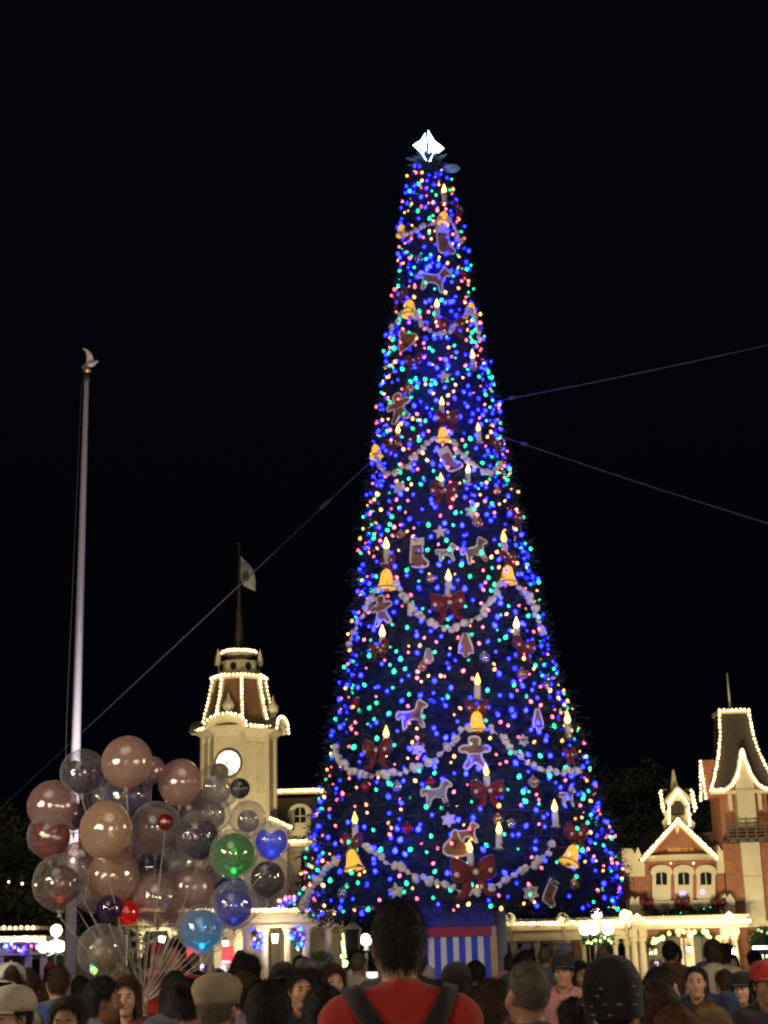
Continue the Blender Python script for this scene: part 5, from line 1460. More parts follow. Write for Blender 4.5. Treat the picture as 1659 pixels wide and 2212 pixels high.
# ------------------------------------------------------------------ balloon bunch
BY = 13.0
KN = at(311, 2168, BY)                                 # where the ribbons are gathered
def shape_mesh(name, kind, n=26, nv=18, wob=0.0, seed=0):
    """closed surface of unit size around the origin, neck at the bottom"""
    mb = MB(); vs_, fs_ = [], []
    r_ = random.Random(seed)
    for i in range(nv + 1):
        b = -PI / 2 + PI * i / nv
        for j in range(n):
            a = 2 * PI * j / n
            x, y, z = math.cos(b) * math.cos(a), math.cos(b) * math.sin(a), math.sin(b)
            if kind == 'round':
                k = 1.0; z *= 1.04
                if z < -.55: k = 1 - .35 * ((-z - .55) / .5) ** 1.2
                x *= k; y *= k
            elif kind == 'foil':                       # puffed disc with puckered seam
                y *= .62; pk = 1 - .035 * abs(math.sin(11 * math.atan2(z, x))) * (1 - abs(y) * 1.2)
                x *= pk; z *= pk
            elif kind == 'heart':
                th = math.atan2(z, x); rr = math.hypot(x, z)
                h = 1.0 - .58 * max(0, math.sin(th)) ** 8 + .12 * abs(math.cos(th)) ** 2 + .18 * max(0, -math.sin(th)) ** 8
                x *= h * .95; z *= h; y *= .62
            elif kind == 'star':
                th = math.atan2(z, x) - PI / 2; h = .70 + .32 * (math.cos(5 * th) * .5 + .5) ** 1.5
                x *= h; z *= h; y *= .5
            vs_.append((x, y, z))
    for i in range(nv):
        for j in range(n): fs_.append((i*n + j, i*n + (j+1) % n, (i+1)*n + (j+1) % n, (i+1)*n + j))
    mb.add(vs_, fs_)
    return mb.mesh(name, True)
BM = {k: shape_mesh(k + '_balloon', k) for k in ('round', 'foil', 'heart', 'star')}
ME_NECK = MB().lathe([(.16, .10), (.07, 0), (.05, -.06), (.10, -.14), (.09, -.15)], 10).mesh('neck', True)
M_clear = film_mat('clear_film', (.98, .98, .98), .85, .03, .6, (.88, .84, .84), .10)
M_neckm = mat('neck_rubber', (.5, .5, .5), .4)
def skin_b(name, col, clear): return film_mat(name, tuple(min(1, .35 + c * 1.1) for c in col), clear, .05, .5, col, .15)
BC = {
    'tan': skin_b('tan_film', (.86, .58, .49), .34), 'rose': skin_b('rose_film', (.82, .52, .49), .45), 'beige': skin_b('beige_film', (.86, .62, .46), .25), 'taupe': skin_b('taupe_film', (.62, .48, .43), .45),
    'purple': skin_b('purple_film', (.07, .03, .16), .12), 'red': skin_b('red_film', (.42, .012, .015), .10), 'navy': skin_b('navy_film', (.03, .06, .28), .10),
    'grey': skin_b('grey_film', (.62, .64, .68), .5), 'dark': skin_b('dark_film', (.10, .09, .08), .2), 'green': skin_b('green_film', (.08, .30, .12), .3), 'blue': skin_b('blue_film', (.08, .14, .62), .15),
    'cyan': skin_b('cyan_film', (.14, .42, .58), .28), 'cream': skin_b('cream_film', (.55, .46, .32), .15), 'yellow': skin_b('yellow_film', (.6, .5, .14), .15), 'indigo': skin_b('indigo_film', (.07, .10, .40), .25), 'white': skin_b('white_film', (.55, .55, .56), .4)}
# x, y, r, depth offset, inner colour, inner shape, inner scale, clear outer?, led, label
BAL = [
 (274, 1646, 51, -.1, 'tan', 'foil', 1.0, 0, None, 'big plain tan foil balloon at the top of the bunch'),
 (328, 1664, 27, .5, 'rose', 'foil', 1.0, 0, None, 'small pink foil balloon tucked behind the topmost tan one'),
 (179, 1669, 45, .0, 'purple', 'heart', .74, 1, None, 'clear balloon holding a purple heart beside the flagpole'),
 (388, 1690, 46, .15, 'tan', 'foil', 1.0, 0, None, 'plain tan foil balloon below the lit clock'),
 (468, 1702, 45, .3, 'grey', 'round', .62, 1, None, 'clear balloon holding a pale grey one below the clock'),
 (474, 1668, 18, .45, 'yellow', 'foil', 1.0, 0, None, 'small yellow balloon peeking out under the clock'),
 (518, 1703, 20, .35, 'dark', 'foil', 1.0, 0, None, 'small dark brown balloon right of the grey one'),
 (113, 1740, 49, .2, 'rose', 'foil', 1.0, 0, None, 'pink foil balloon at the left edge of the bunch'),
 (110, 1806, 47, -.25, 'red', 'heart', .80, 1, None, 'clear balloon holding a red heart'),
 (274, 1718, 48, .1, 'navy', 'heart', .84, 1, None, 'clear balloon holding a navy blue heart'),
 (228, 1793, 57, -.45, 'beige', 'foil', 1.0, 0, None, 'beige foil balloon in front at the middle of the bunch'),
 (337, 1790, 52, -.1, 'taupe', 'round', .82, 1, None, 'clear balloon holding a taupe one right of the beige foil balloon'),
 (357, 1776, 16, -.3, 'red', 'round', 1.0, 0, None, 'tiny red balloon against the taupe one'),
 (428, 1806, 47, -.1, 'purple', 'heart', .82, 1, None, 'clear balloon holding a dark purple heart beside the green lit one'),
 (505, 1845, 48, -.3, 'green', 'round', .86, 1, (.08, 1, .18), 'clear balloon holding a green one lit from below'),
 (586, 1815, 38, .3, 'blue', 'heart', .8, 1, (.1, .2, 1), 'clear balloon holding a blue lit heart'),
 (578, 1895, 47, .4, 'dark', 'round', .72, 1, None, 'clear balloon holding a dark grey one beside the tree'),
 (505, 1956, 47, -.45, 'indigo', 'round', .76, 1, (.1, .22, 1), 'clear balloon holding an indigo one with bright blue light'),
 (500, 1930, 34, .25, 'blue', 'foil', 1.0, 0, None, 'light blue foil balloon behind the indigo one'),
 (436, 2008, 47, -.4, 'cyan', 'round', .84, 1, (.05, .6, 1), 'clear balloon holding a cyan one lit from below'),
 (246, 1893, 52, -.1, 'tan', 'foil', 1.0, 0, None, 'tan foil balloon below the beige one'),
 (131, 1908, 56, -.3, 'dark', 'round', .70, 1, (1, .12, .08), 'clear balloon holding a dark one with red lamp over the lower flagpole'),
 (238, 1964, 27, -.25, 'purple', 'round', 1.0, 0, None, 'small purple balloon hanging under the tan ones'),
 (277, 1972, 23, -.2, 'red', 'round', 1.0, 0, (1, .03, .02), 'small red lit balloon beside the small purple one'),
 (341, 1940, 53, .05, 'rose', 'round', .9, 1, None, 'clear balloon holding a large rose one low in the bunch'),
 (417, 1918, 41, .1, 'rose', 'foil', 1.0, 0, None, 'rose foil balloon above the cyan lit one'),
 (170, 1866, 44, .35, 'taupe', 'foil', 1.0, 0, None, 'taupe foil balloon behind the red heart'),
 (326, 1876, 36, .3, 'purple', 'round', .9, 1, None, 'clear balloon holding a purple ball in the middle of the bunch'),
 (390, 1866, 36, .3, 'grey', 'foil', 1.0, 0, None, 'grey foil balloon in the middle of the bunch'),
 (456, 1758, 40, .45, 'white', 'round', .7, 1, None, 'clear balloon holding a hazy white one at the right of the bunch'),
 (225, 1722, 36, .5, 'grey', 'round', .7, 1, None, 'clear balloon holding a grey one behind the navy heart'),
 (420, 1745, 38, .5, 'taupe', 'foil', 1.0, 0, None, 'taupe foil balloon behind the dark purple heart'),
 (290, 1830, 42, .5, 'rose', 'round', .8, 1, None, 'clear balloon holding a rose one behind the beige foil balloon'),
 (200, 1930, 38, .45, 'taupe', 'round', .75, 1, None, 'clear balloon holding a taupe one behind the lower tan foil balloon'),
 (470, 1890, 40, .5, 'white', 'round', .7, 1, None, 'clear balloon holding a hazy white one behind the green lit one'),
 (390, 1970, 38, .4, 'taupe', 'round', .8, 1, None, 'clear balloon holding a taupe one left of the cyan lit one'),
 (160, 1760, 38, .5, 'purple', 'round', .7, 1, None, 'clear balloon holding a dark purple ball behind the pink foil balloon'),
 (536, 1770, 36, .6, 'white', 'round', .6, 1, None, 'clear balloon holding a hazy white one over the gable'),
 (222, 2054, 51, -.2, 'cream', 'round', .56, 1, None, 'clear drooping balloon holding a small cream one over the crowd'),
]
M_ribbon_s = mat('white_ribbon', (.62, .58, .52), .5, var=.1)
for i, (px, py, r, dy, colr, kind, isc, clear, led, lab) in enumerate(BAL):
    c = at(px, py, BY + dy); R = r * mpp(c) * 1.09
    rz = random.uniform(-.5, .5); tl = random.uniform(-.25, .25) if kind != 'round' else random.uniform(-.1, .1)
    t = thing('balloon', lab, 'balloon', tuple(c), (0, 0, 0), 'balloons in the vendor bunch')
    out_r = R
    if clear:
        sh = part('clear_shell', BM['round'], M_clear, t, world=False, scale=R, rot=(0, tl * .4, rz))
        part('inner_balloon', BM[kind], BC[colr], t, world=False, scale=R * isc, rot=(0, tl, rz), loc=(0, 0, -R * (1 - isc) * .3))
    else:
        part('foil_body', BM[kind], BC[colr], t, world=False, scale=R, rot=(0, tl, rz * .8))
        seam = [(R * 1.0 * math.cos(k * PI / 16) , 0, R * 1.0 * math.sin(k * PI / 16)) for k in range(33)]
        part('seam', MB().tube(seam, R * .018, 4, cap=False), BC[colr], t, world=False, rot=(0, tl, rz * .8), smooth=True)
    bot = Vector((0, 0, -R * (1.02 if kind != 'foil' else .98)))
    part('neck', ME_NECK, M_neckm, t, world=False, loc=tuple(bot), scale=R * .9)
    b0 = c + bot + Vector((0, 0, -R * .12))
    d = KN - b0
    P = [b0 - c, b0.lerp(KN, .4) - c + Vector((0, 0, -.05)), b0.lerp(KN, .85) - c + Vector((random.uniform(-.02, .02), 0, 0)), KN - c + Vector((random.uniform(-.015, .015), random.uniform(-.015, .015), 0))]
    part('ribbon', MB().tube(P, .0034, 4), M_ribbon_s, t, world=False)
    if led:
        lm_ = emat('led_%d' % int(led[0] * 10 + led[1] * 100 + led[2] * 7), led, 7)
        lo = Vector((0, 0, -R * isc * .78))
        part('led_lamp', MB().ball(lo, R * .13, 8, 6), lm_, t, world=False, smooth=True)
        part('led_tube', MB().tube([lo + Vector((R * .5 * math.sin(q), 0, R * .55 - R * .5 * math.cos(q))) for q in [-.8 + .16 * k for k in range(11)]], R * .05, 6), emat('ledtube_%d' % int(led[0] * 10 + led[1] * 100 + led[2] * 7), led, 1.3), t, world=False, smooth=True)
        point('led_glow', tuple(c + lo * .3), .30, led, R * .1, None).parent = t
for o in scene.objects:
    if o.type == 'LIGHT' and o.name.startswith('led_glow') and o.parent:
        o.matrix_parent_inverse = Matrix.Translation(-Vector(LOC[o.parent.name]))
# gathered ribbon tail below the knot
t = thing('ribbon_bundle', 'bundle of pale ribbons gathered in the vendor hand', 'ribbon', tuple(KN))
part('knot', MB().ball((0, 0, 0), (.03, .03, .05), 8, 6), M_ribbon_s, t, world=False, smooth=True)
for k in range(7):
    dx, dy = random.uniform(-.05, .05), random.uniform(-.05, .05)
    part('ribbon_tail', MB().tube([(0, 0, 0), (dx * .5, dy, -.15), (dx + .03, dy, -.42)], .007, 4), M_ribbon_s, t, world=False)
# ------------------------------------------------------------------ people: signed distance bodies, meshed with surface nets
def s_min(a, b, k):
    h = np.clip(.5 + .5 * (b - a) / k, 0, 1)
    return b + (a - b) * h - k * h * (1 - h)
def s_max(a, b, k): return -s_min(-a, -b, k)
def sd_ell(P, c, r):
    q = (P - np.array(c)) / np.array(r); k0 = np.sqrt((q ** 2).sum(-1)); k1 = np.sqrt(((q / np.array(r)) ** 2).sum(-1))
    return k0 * (k0 - 1) / np.maximum(k1, 1e-6)
def sd_cap(P, a, b, ra, rb=None):
    rb = ra if rb is None else rb
    a = np.array(a, float); b = np.array(b, float); ab = b - a
    h = np.clip(((P - a) @ ab) / max(ab @ ab, 1e-9), 0, 1)
    return np.sqrt(((P - a - h[..., None] * ab) ** 2).sum(-1)) - (ra + (rb - ra) * h)
def wob(P, f, s=0.0):
    x, y, z = P[..., 0] * f + s, P[..., 1] * f * 1.1 + s * 2, P[..., 2] * f * .9 + s * 3
    return (np.sin(x + 1.7 * np.sin(y)) + np.sin(y * 1.3 + 1.3 * np.sin(z * 1.1)) + np.sin(z * 1.2 + 1.5 * np.sin(x * .9))) / 3
def grid(xs, ys, zs): return np.stack(np.meshgrid(xs, ys, zs, indexing='ij'), -1)
def nets(Fv, xs, ys, zs):
    nx, ny, nz = Fv.shape
    ins = Fv < 0
    cs = (nx - 1, ny - 1, nz - 1)
    acc = np.zeros(cs + (3,)); cnt_ = np.zeros(cs)
    cor = [(i, j, k) for i in (0, 1) for j in (0, 1) for k in (0, 1)]
    ax = (xs, ys, zs)
    def sl(c): return tuple(slice(c[d], c[d] + cs[d]) for d in range(3))
    for c in cor:
        for d in range(3):
            if c[d] == 1: continue
            e = list(c); e[d] = 1; e = tuple(e)
            f0, f1 = Fv[sl(c)], Fv[sl(e)]
            m = (f0 < 0) != (f1 < 0)
            if not m.any(): continue
            t = np.where(m, f0 / np.where(m, f0 - f1, 1), 0)
            I = np.nonzero(m); tt = t[I]
            pos = np.zeros((len(tt), 3))
            for q in range(3):
                base_i = I[q] + c[q]
                pos[:, q] = ax[q][base_i]
                if q == d: pos[:, q] += tt * (ax[q][base_i + 1] - ax[q][base_i])
            acc[I] += pos; cnt_[I] += 1
    act = cnt_ > 0
    idx = -np.ones(cs, int); idx[act] = np.arange(act.sum())
    V = acc[act] / cnt_[act][:, None]
    FA = []
    for d in range(3):
        o1, o2 = [(1, 2), (2, 0), (0, 1)][d]
        lo = [slice(1, s) for s in (nx - 1, ny - 1, nz - 1)]; lo[d] = slice(0, (nx, ny, nz)[d] - 1)
        hi = list(lo); hi[d] = slice(1, (nx, ny, nz)[d])
        a, b = ins[tuple(lo)], ins[tuple(hi)]
        for flip, m in ((False, a & ~b), (True, ~a & b)):
            I = np.nonzero(m)
            if len(I[0]) == 0: continue
            cell = [I[q] + (1 if q != d else 0) for q in range(3)]
            def cc(s1, s2):
                k = [c.copy() for c in cell]; k[o1] -= s1; k[o2] -= s2
                return idx[k[0], k[1], k[2]]
            qd = np.stack([cc(1, 1), cc(0, 1), cc(0, 0), cc(1, 0)], 1)
            FA.append(qd[:, ::-1] if flip else qd)
    FA = np.concatenate(FA); FA = FA[(FA >= 0).all(1)]
    return V, FA
def relax(V, FA, it=1, w=.5):
    for _ in range(it):
        S = np.zeros_like(V); c = np.zeros(len(V))
        for k in range(4):
            a, b = FA[:, k], FA[:, (k + 1) % 4]
            np.add.at(S, a, V[b]); np.add.at(S, b, V[a]); np.add.at(c, a, 1); np.add.at(c, b, 1)
        V = V * (1 - w) + w * S / np.maximum(c, 1)[:, None]
    return V

HC = np.array([0, .012, 1.625])                       # head centre of the 1.75 m figure
def head_sdf(P):
    Q = P - HC
    d = sd_ell(Q, (0, -.014, .024), (.076, .098, .100))
    d = s_min(d, sd_ell(Q, (0, .030, -.045), (.060, .066, .086)), .03)
    d = s_min(d, sd_ell(Q, (0, .066, -.104), (.028, .026, .024)), .03)
    for s in (-1, 1):
        d = s_min(d, sd_ell(Q, (s * .040, .056, -.036), (.028, .03, .03)), .02)
        d = s_max(d, -sd_ell(Q, (s * .031, .110, .004), (.020, .016, .013)), .014)
        d = s_min(d, sd_ell(Q, (s * .079, -.008, -.012), (.010, .024, .034)), .008)
    d = s_min(d, sd_cap(Q, (-.036, .082, .024), (.036, .082, .024), .010), .014)
    d = s_min(d, sd_cap(Q, (0, .092, .006), (0, .113, -.036), .008, .014), .010)
    d = s_min(d, sd_cap(Q, (-.018, .090, -.070), (.018, .090, -.070), .0085), .008)
    return d
def hand_prims(w, dirv, up):
    """palm, four fingers of unequal length and a thumb, slightly curled"""
    w = np.array(w); d = np.array(dirv, float); d /= np.linalg.norm(d); u = np.array(up, float); u -= d * (u @ d); u /= np.linalg.norm(u); s = np.cross(d, u)
    L = [(w + d * .02, w + d * .085, .026, .032)]
    for i, (o, ln) in enumerate(((-.027, .062), (-.009, .074), (.009, .069), (.026, .052))):
        b = w + d * .10 + s * o; m = b + d * ln * .55 + u * .008; e = m + d * ln * .42 + u * .026
        L += [(b - d * .02, m, .0095, .009), (m, e, .009, .008)]
    tb = w + d * .035 - s * .028; tm = tb + d * .032 - s * .028 + u * .006; te = tm + d * .03 - s * .006 + u * .012
    L += [(tb, tm, .013, .011), (tm, te, .011, .009)]
    return L
def make_body(name, sex='m', pose='stand', seed=0, bulk=1.0, jacket=.0):
    fine = np.arange
    xs = np.concatenate([np.arange(-.50, -.13, .016), np.arange(-.13, .13, .0085), np.arange(.13, .50, .016)])
    ys = np.arange(-.24, .62 if pose in ('phone', 'hold') else .24, .0125)
    ys = np.concatenate([ys[ys < -.13], np.arange(-.13, .15, .009), ys[ys > .155]])
    zs = np.concatenate([np.arange(-.02, .80, .03), np.arange(.80, 1.36, .016), np.arange(1.36, 1.80, .0085)])
    P = grid(xs, ys, zs)
    m = sex == 'm'
    sw = (.178 if m else .150) * (1 + (bulk - 1) * .5)
    sk = head_sdf(P)
    sk = s_min(sk, sd_cap(P, (0, -.028, 1.40), (0, -.008, 1.57), .062 if m else .05, .056 if m else .046), .03)
    # torso and trousers
    c = sd_ell(P, (0, -.005, 1.26), (.168 * bulk if m else .14 * bulk, .112 * bulk, .21))
    c = s_min(c, sd_cap(P, (-sw, -.01, 1.395), (sw, -.01, 1.395), .062), .07)
    c = s_min(c, sd_cap(P, (0, -.03, 1.455), (-sw * .85, -.015, 1.40), .05, .055), .05)
    c = s_min(c, sd_cap(P, (0, -.03, 1.455), (sw * .85, -.015, 1.40), .05, .055), .05)
    c = s_min(c, sd_ell(P, (0, 0, 1.04), (.150 * bulk, .112 * bulk, .17)), .08)
    if not m:
        for s in (-1, 1): c = s_min(c, sd_ell(P, (s * .07, .085, 1.25), (.062, .055, .062)), .04)
    hands = None
    arms = []
    for s in (-1, 1):
        sh = (s * (sw + .018), -.01, 1.385)
        if pose == 'phone' and s > 0: el, wr, hd = (.27, .10, 1.15), (.13, .36, 1.42), ((-.15, .25, 1.0), (-.6, .3, -.2))
        elif pose == 'phone': el, wr, hd = (-.26, .10, 1.15), (-.11, .36, 1.42), ((.15, .25, 1.0), (.6, .3, -.2))
        elif pose == 'hold' and s > 0: el, wr, hd = (.26, -.02, 1.12), (.16, .26, 1.20), ((-.1, .5, .6), (-.6, .3, .5))
        elif pose == 'cross': el, wr, hd = (s * .27, -.02, 1.12), (s * .06, .18, 1.10), ((-s * 1.0, .2, .1), (0, .5, -.3))
        else: el, wr, hd = (s * (sw + .075), -.035, 1.115), (s * (sw + .085), .045, .875), ((0, .15, -1), (0, .8, .2))
        arms.append((sh, el, wr, hd))
        ua = s_min(sd_cap(P, sh, el, .056 * bulk, .047), sd_cap(P, el, wr, .047, .036), .03)
        c = s_min(c, ua, .035)
        for (a, b, r0, r1) in hand_prims(wr, *hd): sk = np.minimum(sk, sd_cap(P, a, b, r0 + .003, r1 + .003))
    folds = wob(P * np.array([1, 1, .6]), 24, seed) * .008 + wob(P * np.array([.7, 1, 1]), 55, seed + 3) * .0035
    neck_cut = sd_cap(P, (0, .01, 1.44), (0, .05, 1.52), .066, .074)          # neck opening
    c = s_max(c - .010 - jacket + folds, -(neck_cut), .01)
    tr = sd_ell(P, (0, -.005, .93), (.160 * bulk, .122 * bulk, .14))
    for s in (-1, 1):
        tr = s_min(tr, sd_cap(P, (s * .085, 0, .86), (s * .10, .012, .48), .088, .062), .05)
        tr = s_min(tr, sd_cap(P, (s * .10, .012, .48), (s * .105, -.01, .10), .062, .050), .03)
    tr = tr - .004 + folds
    so = None
    for s in (-1, 1):
        q = s_min(sd_ell(P, (s * .108, .055, .045), (.048, .13, .05)), sd_cap(P, (s * .105, -.02, .05), (s * .105, -.02, .11), .05), .03)
        so = q if so is None else np.minimum(so, q)
    so = np.maximum(so, -P[..., 2])
    allv = np.stack([sk, c, tr, so], 0)
    Fv = s_min(s_min(s_min(sk, c, .004), tr, .02), so, .01)
    V, FA = nets(Fv, xs, ys, zs)
    V = relax(V, FA, 1, .4)
    C = V[FA].mean(1)
    # which surface a face belongs to
    ix = [np.clip(np.searchsorted(a, C[:, k]) , 1, len(a) - 1) for k, a in enumerate((xs, ys, zs))]
    lab = np.argmin(allv[:, ix[0], ix[1], ix[2]], 0)
    Q = C - HC
    lips = (lab == 0) & (np.abs(Q[:, 0]) < .023) & (Q[:, 1] > .080) & (np.abs(Q[:, 2] + .070) < .0085)
    lab = np.where(lips, 4, lab)
    me = np_mesh(name, V, FA)
    for q in range(5): me.materials.append(None)
    me.polygons.foreach_set('material_index', lab.astype(np.int32))
    me.polygons.foreach_set('use_smooth', np.ones(len(FA), bool))
    me.update()
    return me

def hair_mesh(name, style='short', seed=0, strands=1200, strand_len=.028):
    xs = np.arange(-.17, .171, .0085); ys = np.arange(-.21, .17, .0085); zs = np.arange(-.52 if style in ('long',) else -.2, .24, .0085)
    P = grid(xs, ys, zs)
    x, y, z = P[..., 0], P[..., 1], P[..., 2]
    t = {'short': .013, 'crop': .007, 'long': .018, 'curly': .042, 'bob': .024, 'bun': .013, 'thick': .022}[style]
    d = sd_ell(P, (0, -.016, .026), (.078 + t, .100 + t, .102 + t))
    d = d + wob(P, 55 if style != 'curly' else 42, seed) * (.003 if style in ('crop', 'short') else .006) * (1.8 if style == 'curly' else 1)
    line = y - (.058 + .75 * (z - .075))
    side = np.where(z < .045, y - (.02 + .5 * (z - .0)), line)
    cut = np.maximum(side, -(z + (.086 if style in ('short', 'crop', 'bun', 'thick') else .14)))
    if style in ('short', 'crop', 'thick'):
        ear = sd_ell(P, (.085, -.005, -.03), (.04, .034, .055)); ear = np.minimum(ear, sd_ell(P, (-.085, -.005, -.03), (.04, .034, .055)))
        cut = np.maximum(cut, -ear)
    d = s_max(d, cut * .8, .012)
    if style in ('long', 'bob'):
        L = -.40 if style == 'long' else -.15
        b = sd_ell(P, (0, -.062, L * .5), (.098, .062, abs(L) * .62 + .06)) + wob(P, 60, seed) * .006
        for s in (-1, 1): b = s_min(b, sd_cap(P, (s * .078, .0, .0), (s * .092, -.015, L * .85), .030, .028) + wob(P * np.array([1, 1, .25]), 70, seed) * .004, .03)
        d = s_min(d, b, .02)
        d = s_max(d, -sd_ell(P, (0, .075, -.06), (.062, .085, .13)), .01)
    if style == 'bun': d = s_min(d, sd_ell(P, (0, -.11, .10), (.045, .045, .045)) + wob(P, 60, seed) * .005, .012)
    V, FA = nets(d, xs, ys, zs); V = relax(V, FA, 1, .4)
    # strands
    r_ = np.random.default_rng(seed + 11)
    pk = r_.integers(0, len(V), strands)
    B = V[pk]; n = B - np.array([0, -.016, .0]); n[:, 2] *= .6; n /= np.linalg.norm(n, axis=1, keepdims=True)
    fl = np.stack([n[:, 0] * .2, -.35 + 0 * n[:, 0], -1 + 0 * n[:, 0]], 1)
    fl -= n * (fl * n).sum(1, keepdims=True); fl /= np.maximum(np.linalg.norm(fl, axis=1, keepdims=True), .2)
    k = .55 if style != 'curly' else 1.2
    tip = B + (fl + n * k * r_.uniform(.1, .8, (strands, 1)) + r_.normal(0, .25, (strands, 3))) * strand_len * r_.uniform(.6, 1.4, (strands, 1))
    sd = np.cross(n, fl); sd /= np.maximum(np.linalg.norm(sd, axis=1, keepdims=True), 1e-6)
    B = B - n * .004
    nV = len(V); i_ = np.arange(strands)
    VV = np.concatenate([V, B - sd * .0016, B + sd * .0016, tip + sd * .0004, tip - sd * .0004])
    FF = np.concatenate([FA, np.stack([nV + i_, nV + strands + i_, nV + 2*strands + i_, nV + 3*strands + i_], 1)])
    me = np_mesh(name, VV, FF)
    me.polygons.foreach_set('use_smooth', np.ones(len(me.polygons), bool)); me.update()
    return me

def cap_mesh(kind):
    mb = MB()
    if kind == 'cap':
        prof = [(.108, .028), (.110, .05), (.104, .085), (.085, .118), (.05, .138), (.012, .144)]
        mb.lathe(prof, 24, (0, -.012, 0), sx=.86, sy=1.06)
        A, B = [], []
        for i in range(13):
            a = math.radians(20 + 140 * i / 12)
            A.append((.088 * math.cos(a), .098 * math.sin(a) - .005, .034)); B.append((.092 * math.cos(a), .098 * math.sin(a) + .07 * math.sin(math.radians(180 * i / 12)), .028 - .012 * abs(math.cos(a))))
        mb.strip(A, B, (0, 0, .006))
        mb.ball((0, -.012, .146), .008, 6, 5)
    elif kind == 'flat':
        mb.lathe([(.098, .020), (.102, .04), (.112, .065), (.114, .085), (.096, .118), (.05, .14), (.01, .142)], 24, (0, -.006, 0), sx=.9, sy=1.08)
        A, B = [], []
        for i in range(13):
            a = math.radians(25 + 130 * i / 12)
            A.append((.09 * math.cos(a), .10 * math.sin(a), .03)); B.append((.088 * math.cos(a), .10 * math.sin(a) + .045 * math.sin(math.radians(180 * i / 12)), .018))
        mb.strip(A, B, (0, 0, .010))
    elif kind == 'beanie':
        rows = [(.098, -.035), (.101, -.02), (.101, .0), (.097, .008), (.099, .035), (.098, .065), (.089, .098), (.067, .126), (.035, .142), (.006, .147)]
        n = 56; vs_ = []; fs_ = []
        for r, z in rows:
            for j in range(n):
                a = 2 * PI * j / n; k = 1 + (.022 if j % 2 else 0)
                vs_.append((r * k * math.cos(a) * .9, r * k * math.sin(a) * 1.06 - .012, z))
        for i in range(len(rows) - 1):
            for j in range(n): fs_.append((i*n + j, i*n + (j+1) % n, (i+1)*n + (j+1) % n, (i+1)*n + j))
        mb.add(vs_, fs_)
    elif kind == 'knit':                               # thick hat with rows of bobbles
        mb.lathe([(.100, -.062), (.108, -.06), (.114, -.02), (.114, .04), (.104, .09), (.082, .128), (.047, .15), (.008, .157)], 28, (0, -.02, 0), sx=.94, sy=1.06)
        rk = random.Random(2)
        for zi, (r, z) in enumerate([(.112, -.045), (.116, -.015), (.117, .015), (.114, .045), (.106, .075), (.094, .105), (.072, .132), (.04, .15)]):
            n = max(5, int(r * 105))
            for j in range(n):
                if rk.random() < .4: continue
                a = 2 * PI * (j + .5 * (zi % 2) + rk.uniform(-.15, .15)) / n
                mb.ball(((r - .011) * math.cos(a) * .94, (r - .011) * math.sin(a) * 1.06 - .02, z + rk.uniform(-.004, .004)), (.017 * rk.uniform(.7, 1.2), .017, .0055), 6, 4, 1)
    return mb.mesh(kind + '_hat', True)

SK = [mat('skin_%d' % i, c, .5, var=.10, scale=18, bump=.06, bscale=160, sss=.08) for i, c in enumerate(((.52, .29, .19), (.42, .22, .135), (.28, .14, .08), (.56, .34, .25), (.34, .17, .10)))]
LIP = mat('lips', (.36, .12, .10), .45)
SHOE = mat('shoes', (.05, .05, .055), .6)
def cloth(name, c): return mat('cloth_' + name, c, .85, var=.18, scale=22, bump=.25, bscale=220, sheen=.15)
CL = {'red': cloth('red', (.42, .028, .022)), 'black': cloth('black', (.014, .014, .016)), 'charcoal': cloth('charcoal', (.045, .05, .055)), 'olive': cloth('olive', (.15, .13, .075)), 'coral': cloth('coral', (.48, .12, .10)), 'lilac': cloth('lilac', (.22, .17, .30)),
      'navy': cloth('navy', (.02, .035, .12)), 'white': cloth('white', (.62, .60, .58)), 'pink': cloth('pink', (.55, .24, .25)), 'grey': cloth('grey', (.2, .2, .21)), 'maroon': cloth('maroon', (.12, .025, .03)), 'teal': cloth('teal', (.03, .12, .13)),
      'blue': cloth('blue', (.04, .08, .32)), 'brown': cloth('brown', (.11, .06, .035)), 'cream': cloth('cream', (.5, .44, .34)), 'plum': cloth('plum', (.12, .05, .13)), 'denim': cloth('denim', (.06, .09, .17)), 'khaki': cloth('khaki', (.34, .27, .17)), 'slate': cloth('slate', (.10, .13, .17))}
HR = {'black': mat('hair_black', (.012, .010, .009), .62, var=.4, scale=40, bump=.3, bscale=240), 'brown': mat('hair_brown', (.06, .03, .016), .62, var=.35, scale=40, bump=.3, bscale=240), 'grey': mat('hair_grey', (.12, .095, .07), .62, var=.4, scale=40, bump=.3, bscale=240),
      'blond': mat('hair_blond', (.34, .22, .10), .62, var=.35, scale=40, bump=.3, bscale=240), 'auburn': mat('hair_auburn', (.12, .045, .02), .62, var=.35, scale=40, bump=.3, bscale=240)}
BODY = {('m', 'stand'): make_body('man_body', 'm', 'stand', 1, 1.04, .006), ('f', 'stand'): make_body('woman_body', 'f', 'stand', 2, 1.0, .004), ('m', 'phone'): make_body('man_phone_body', 'm', 'phone', 3, 1.0, .004),
        ('m', 'hold'): make_body('vendor_body', 'm', 'hold', 5, 1.05, .008), ('m', 'bulky'): make_body('bulky_body', 'm', 'stand', 6, 1.2, .016), ('f', 'cross'): make_body('crossed_body', 'f', 'cross', 7, 1.02, .008)}
HAIRM = {k: hair_mesh('hair_' + k, k, i, 3600 if k not in ('long', 'curly', 'bob') else 6500, .032 if k != 'crop' else .014) for i, k in enumerate(('short', 'crop', 'long', 'curly', 'bob', 'bun', 'thick'))}
HATM = {k: cap_mesh(k) for k in ('cap', 'flat', 'beanie', 'knit')}
ME_EYE = MB().ball((0, 0, 0), (.0112, .0100, .0085), 12, 8).mesh('eye', True)
ME_IRIS = MB().ball((0, .0075, 0), (.0062, .0040, .0062), 8, 6).mesh('iris', True)
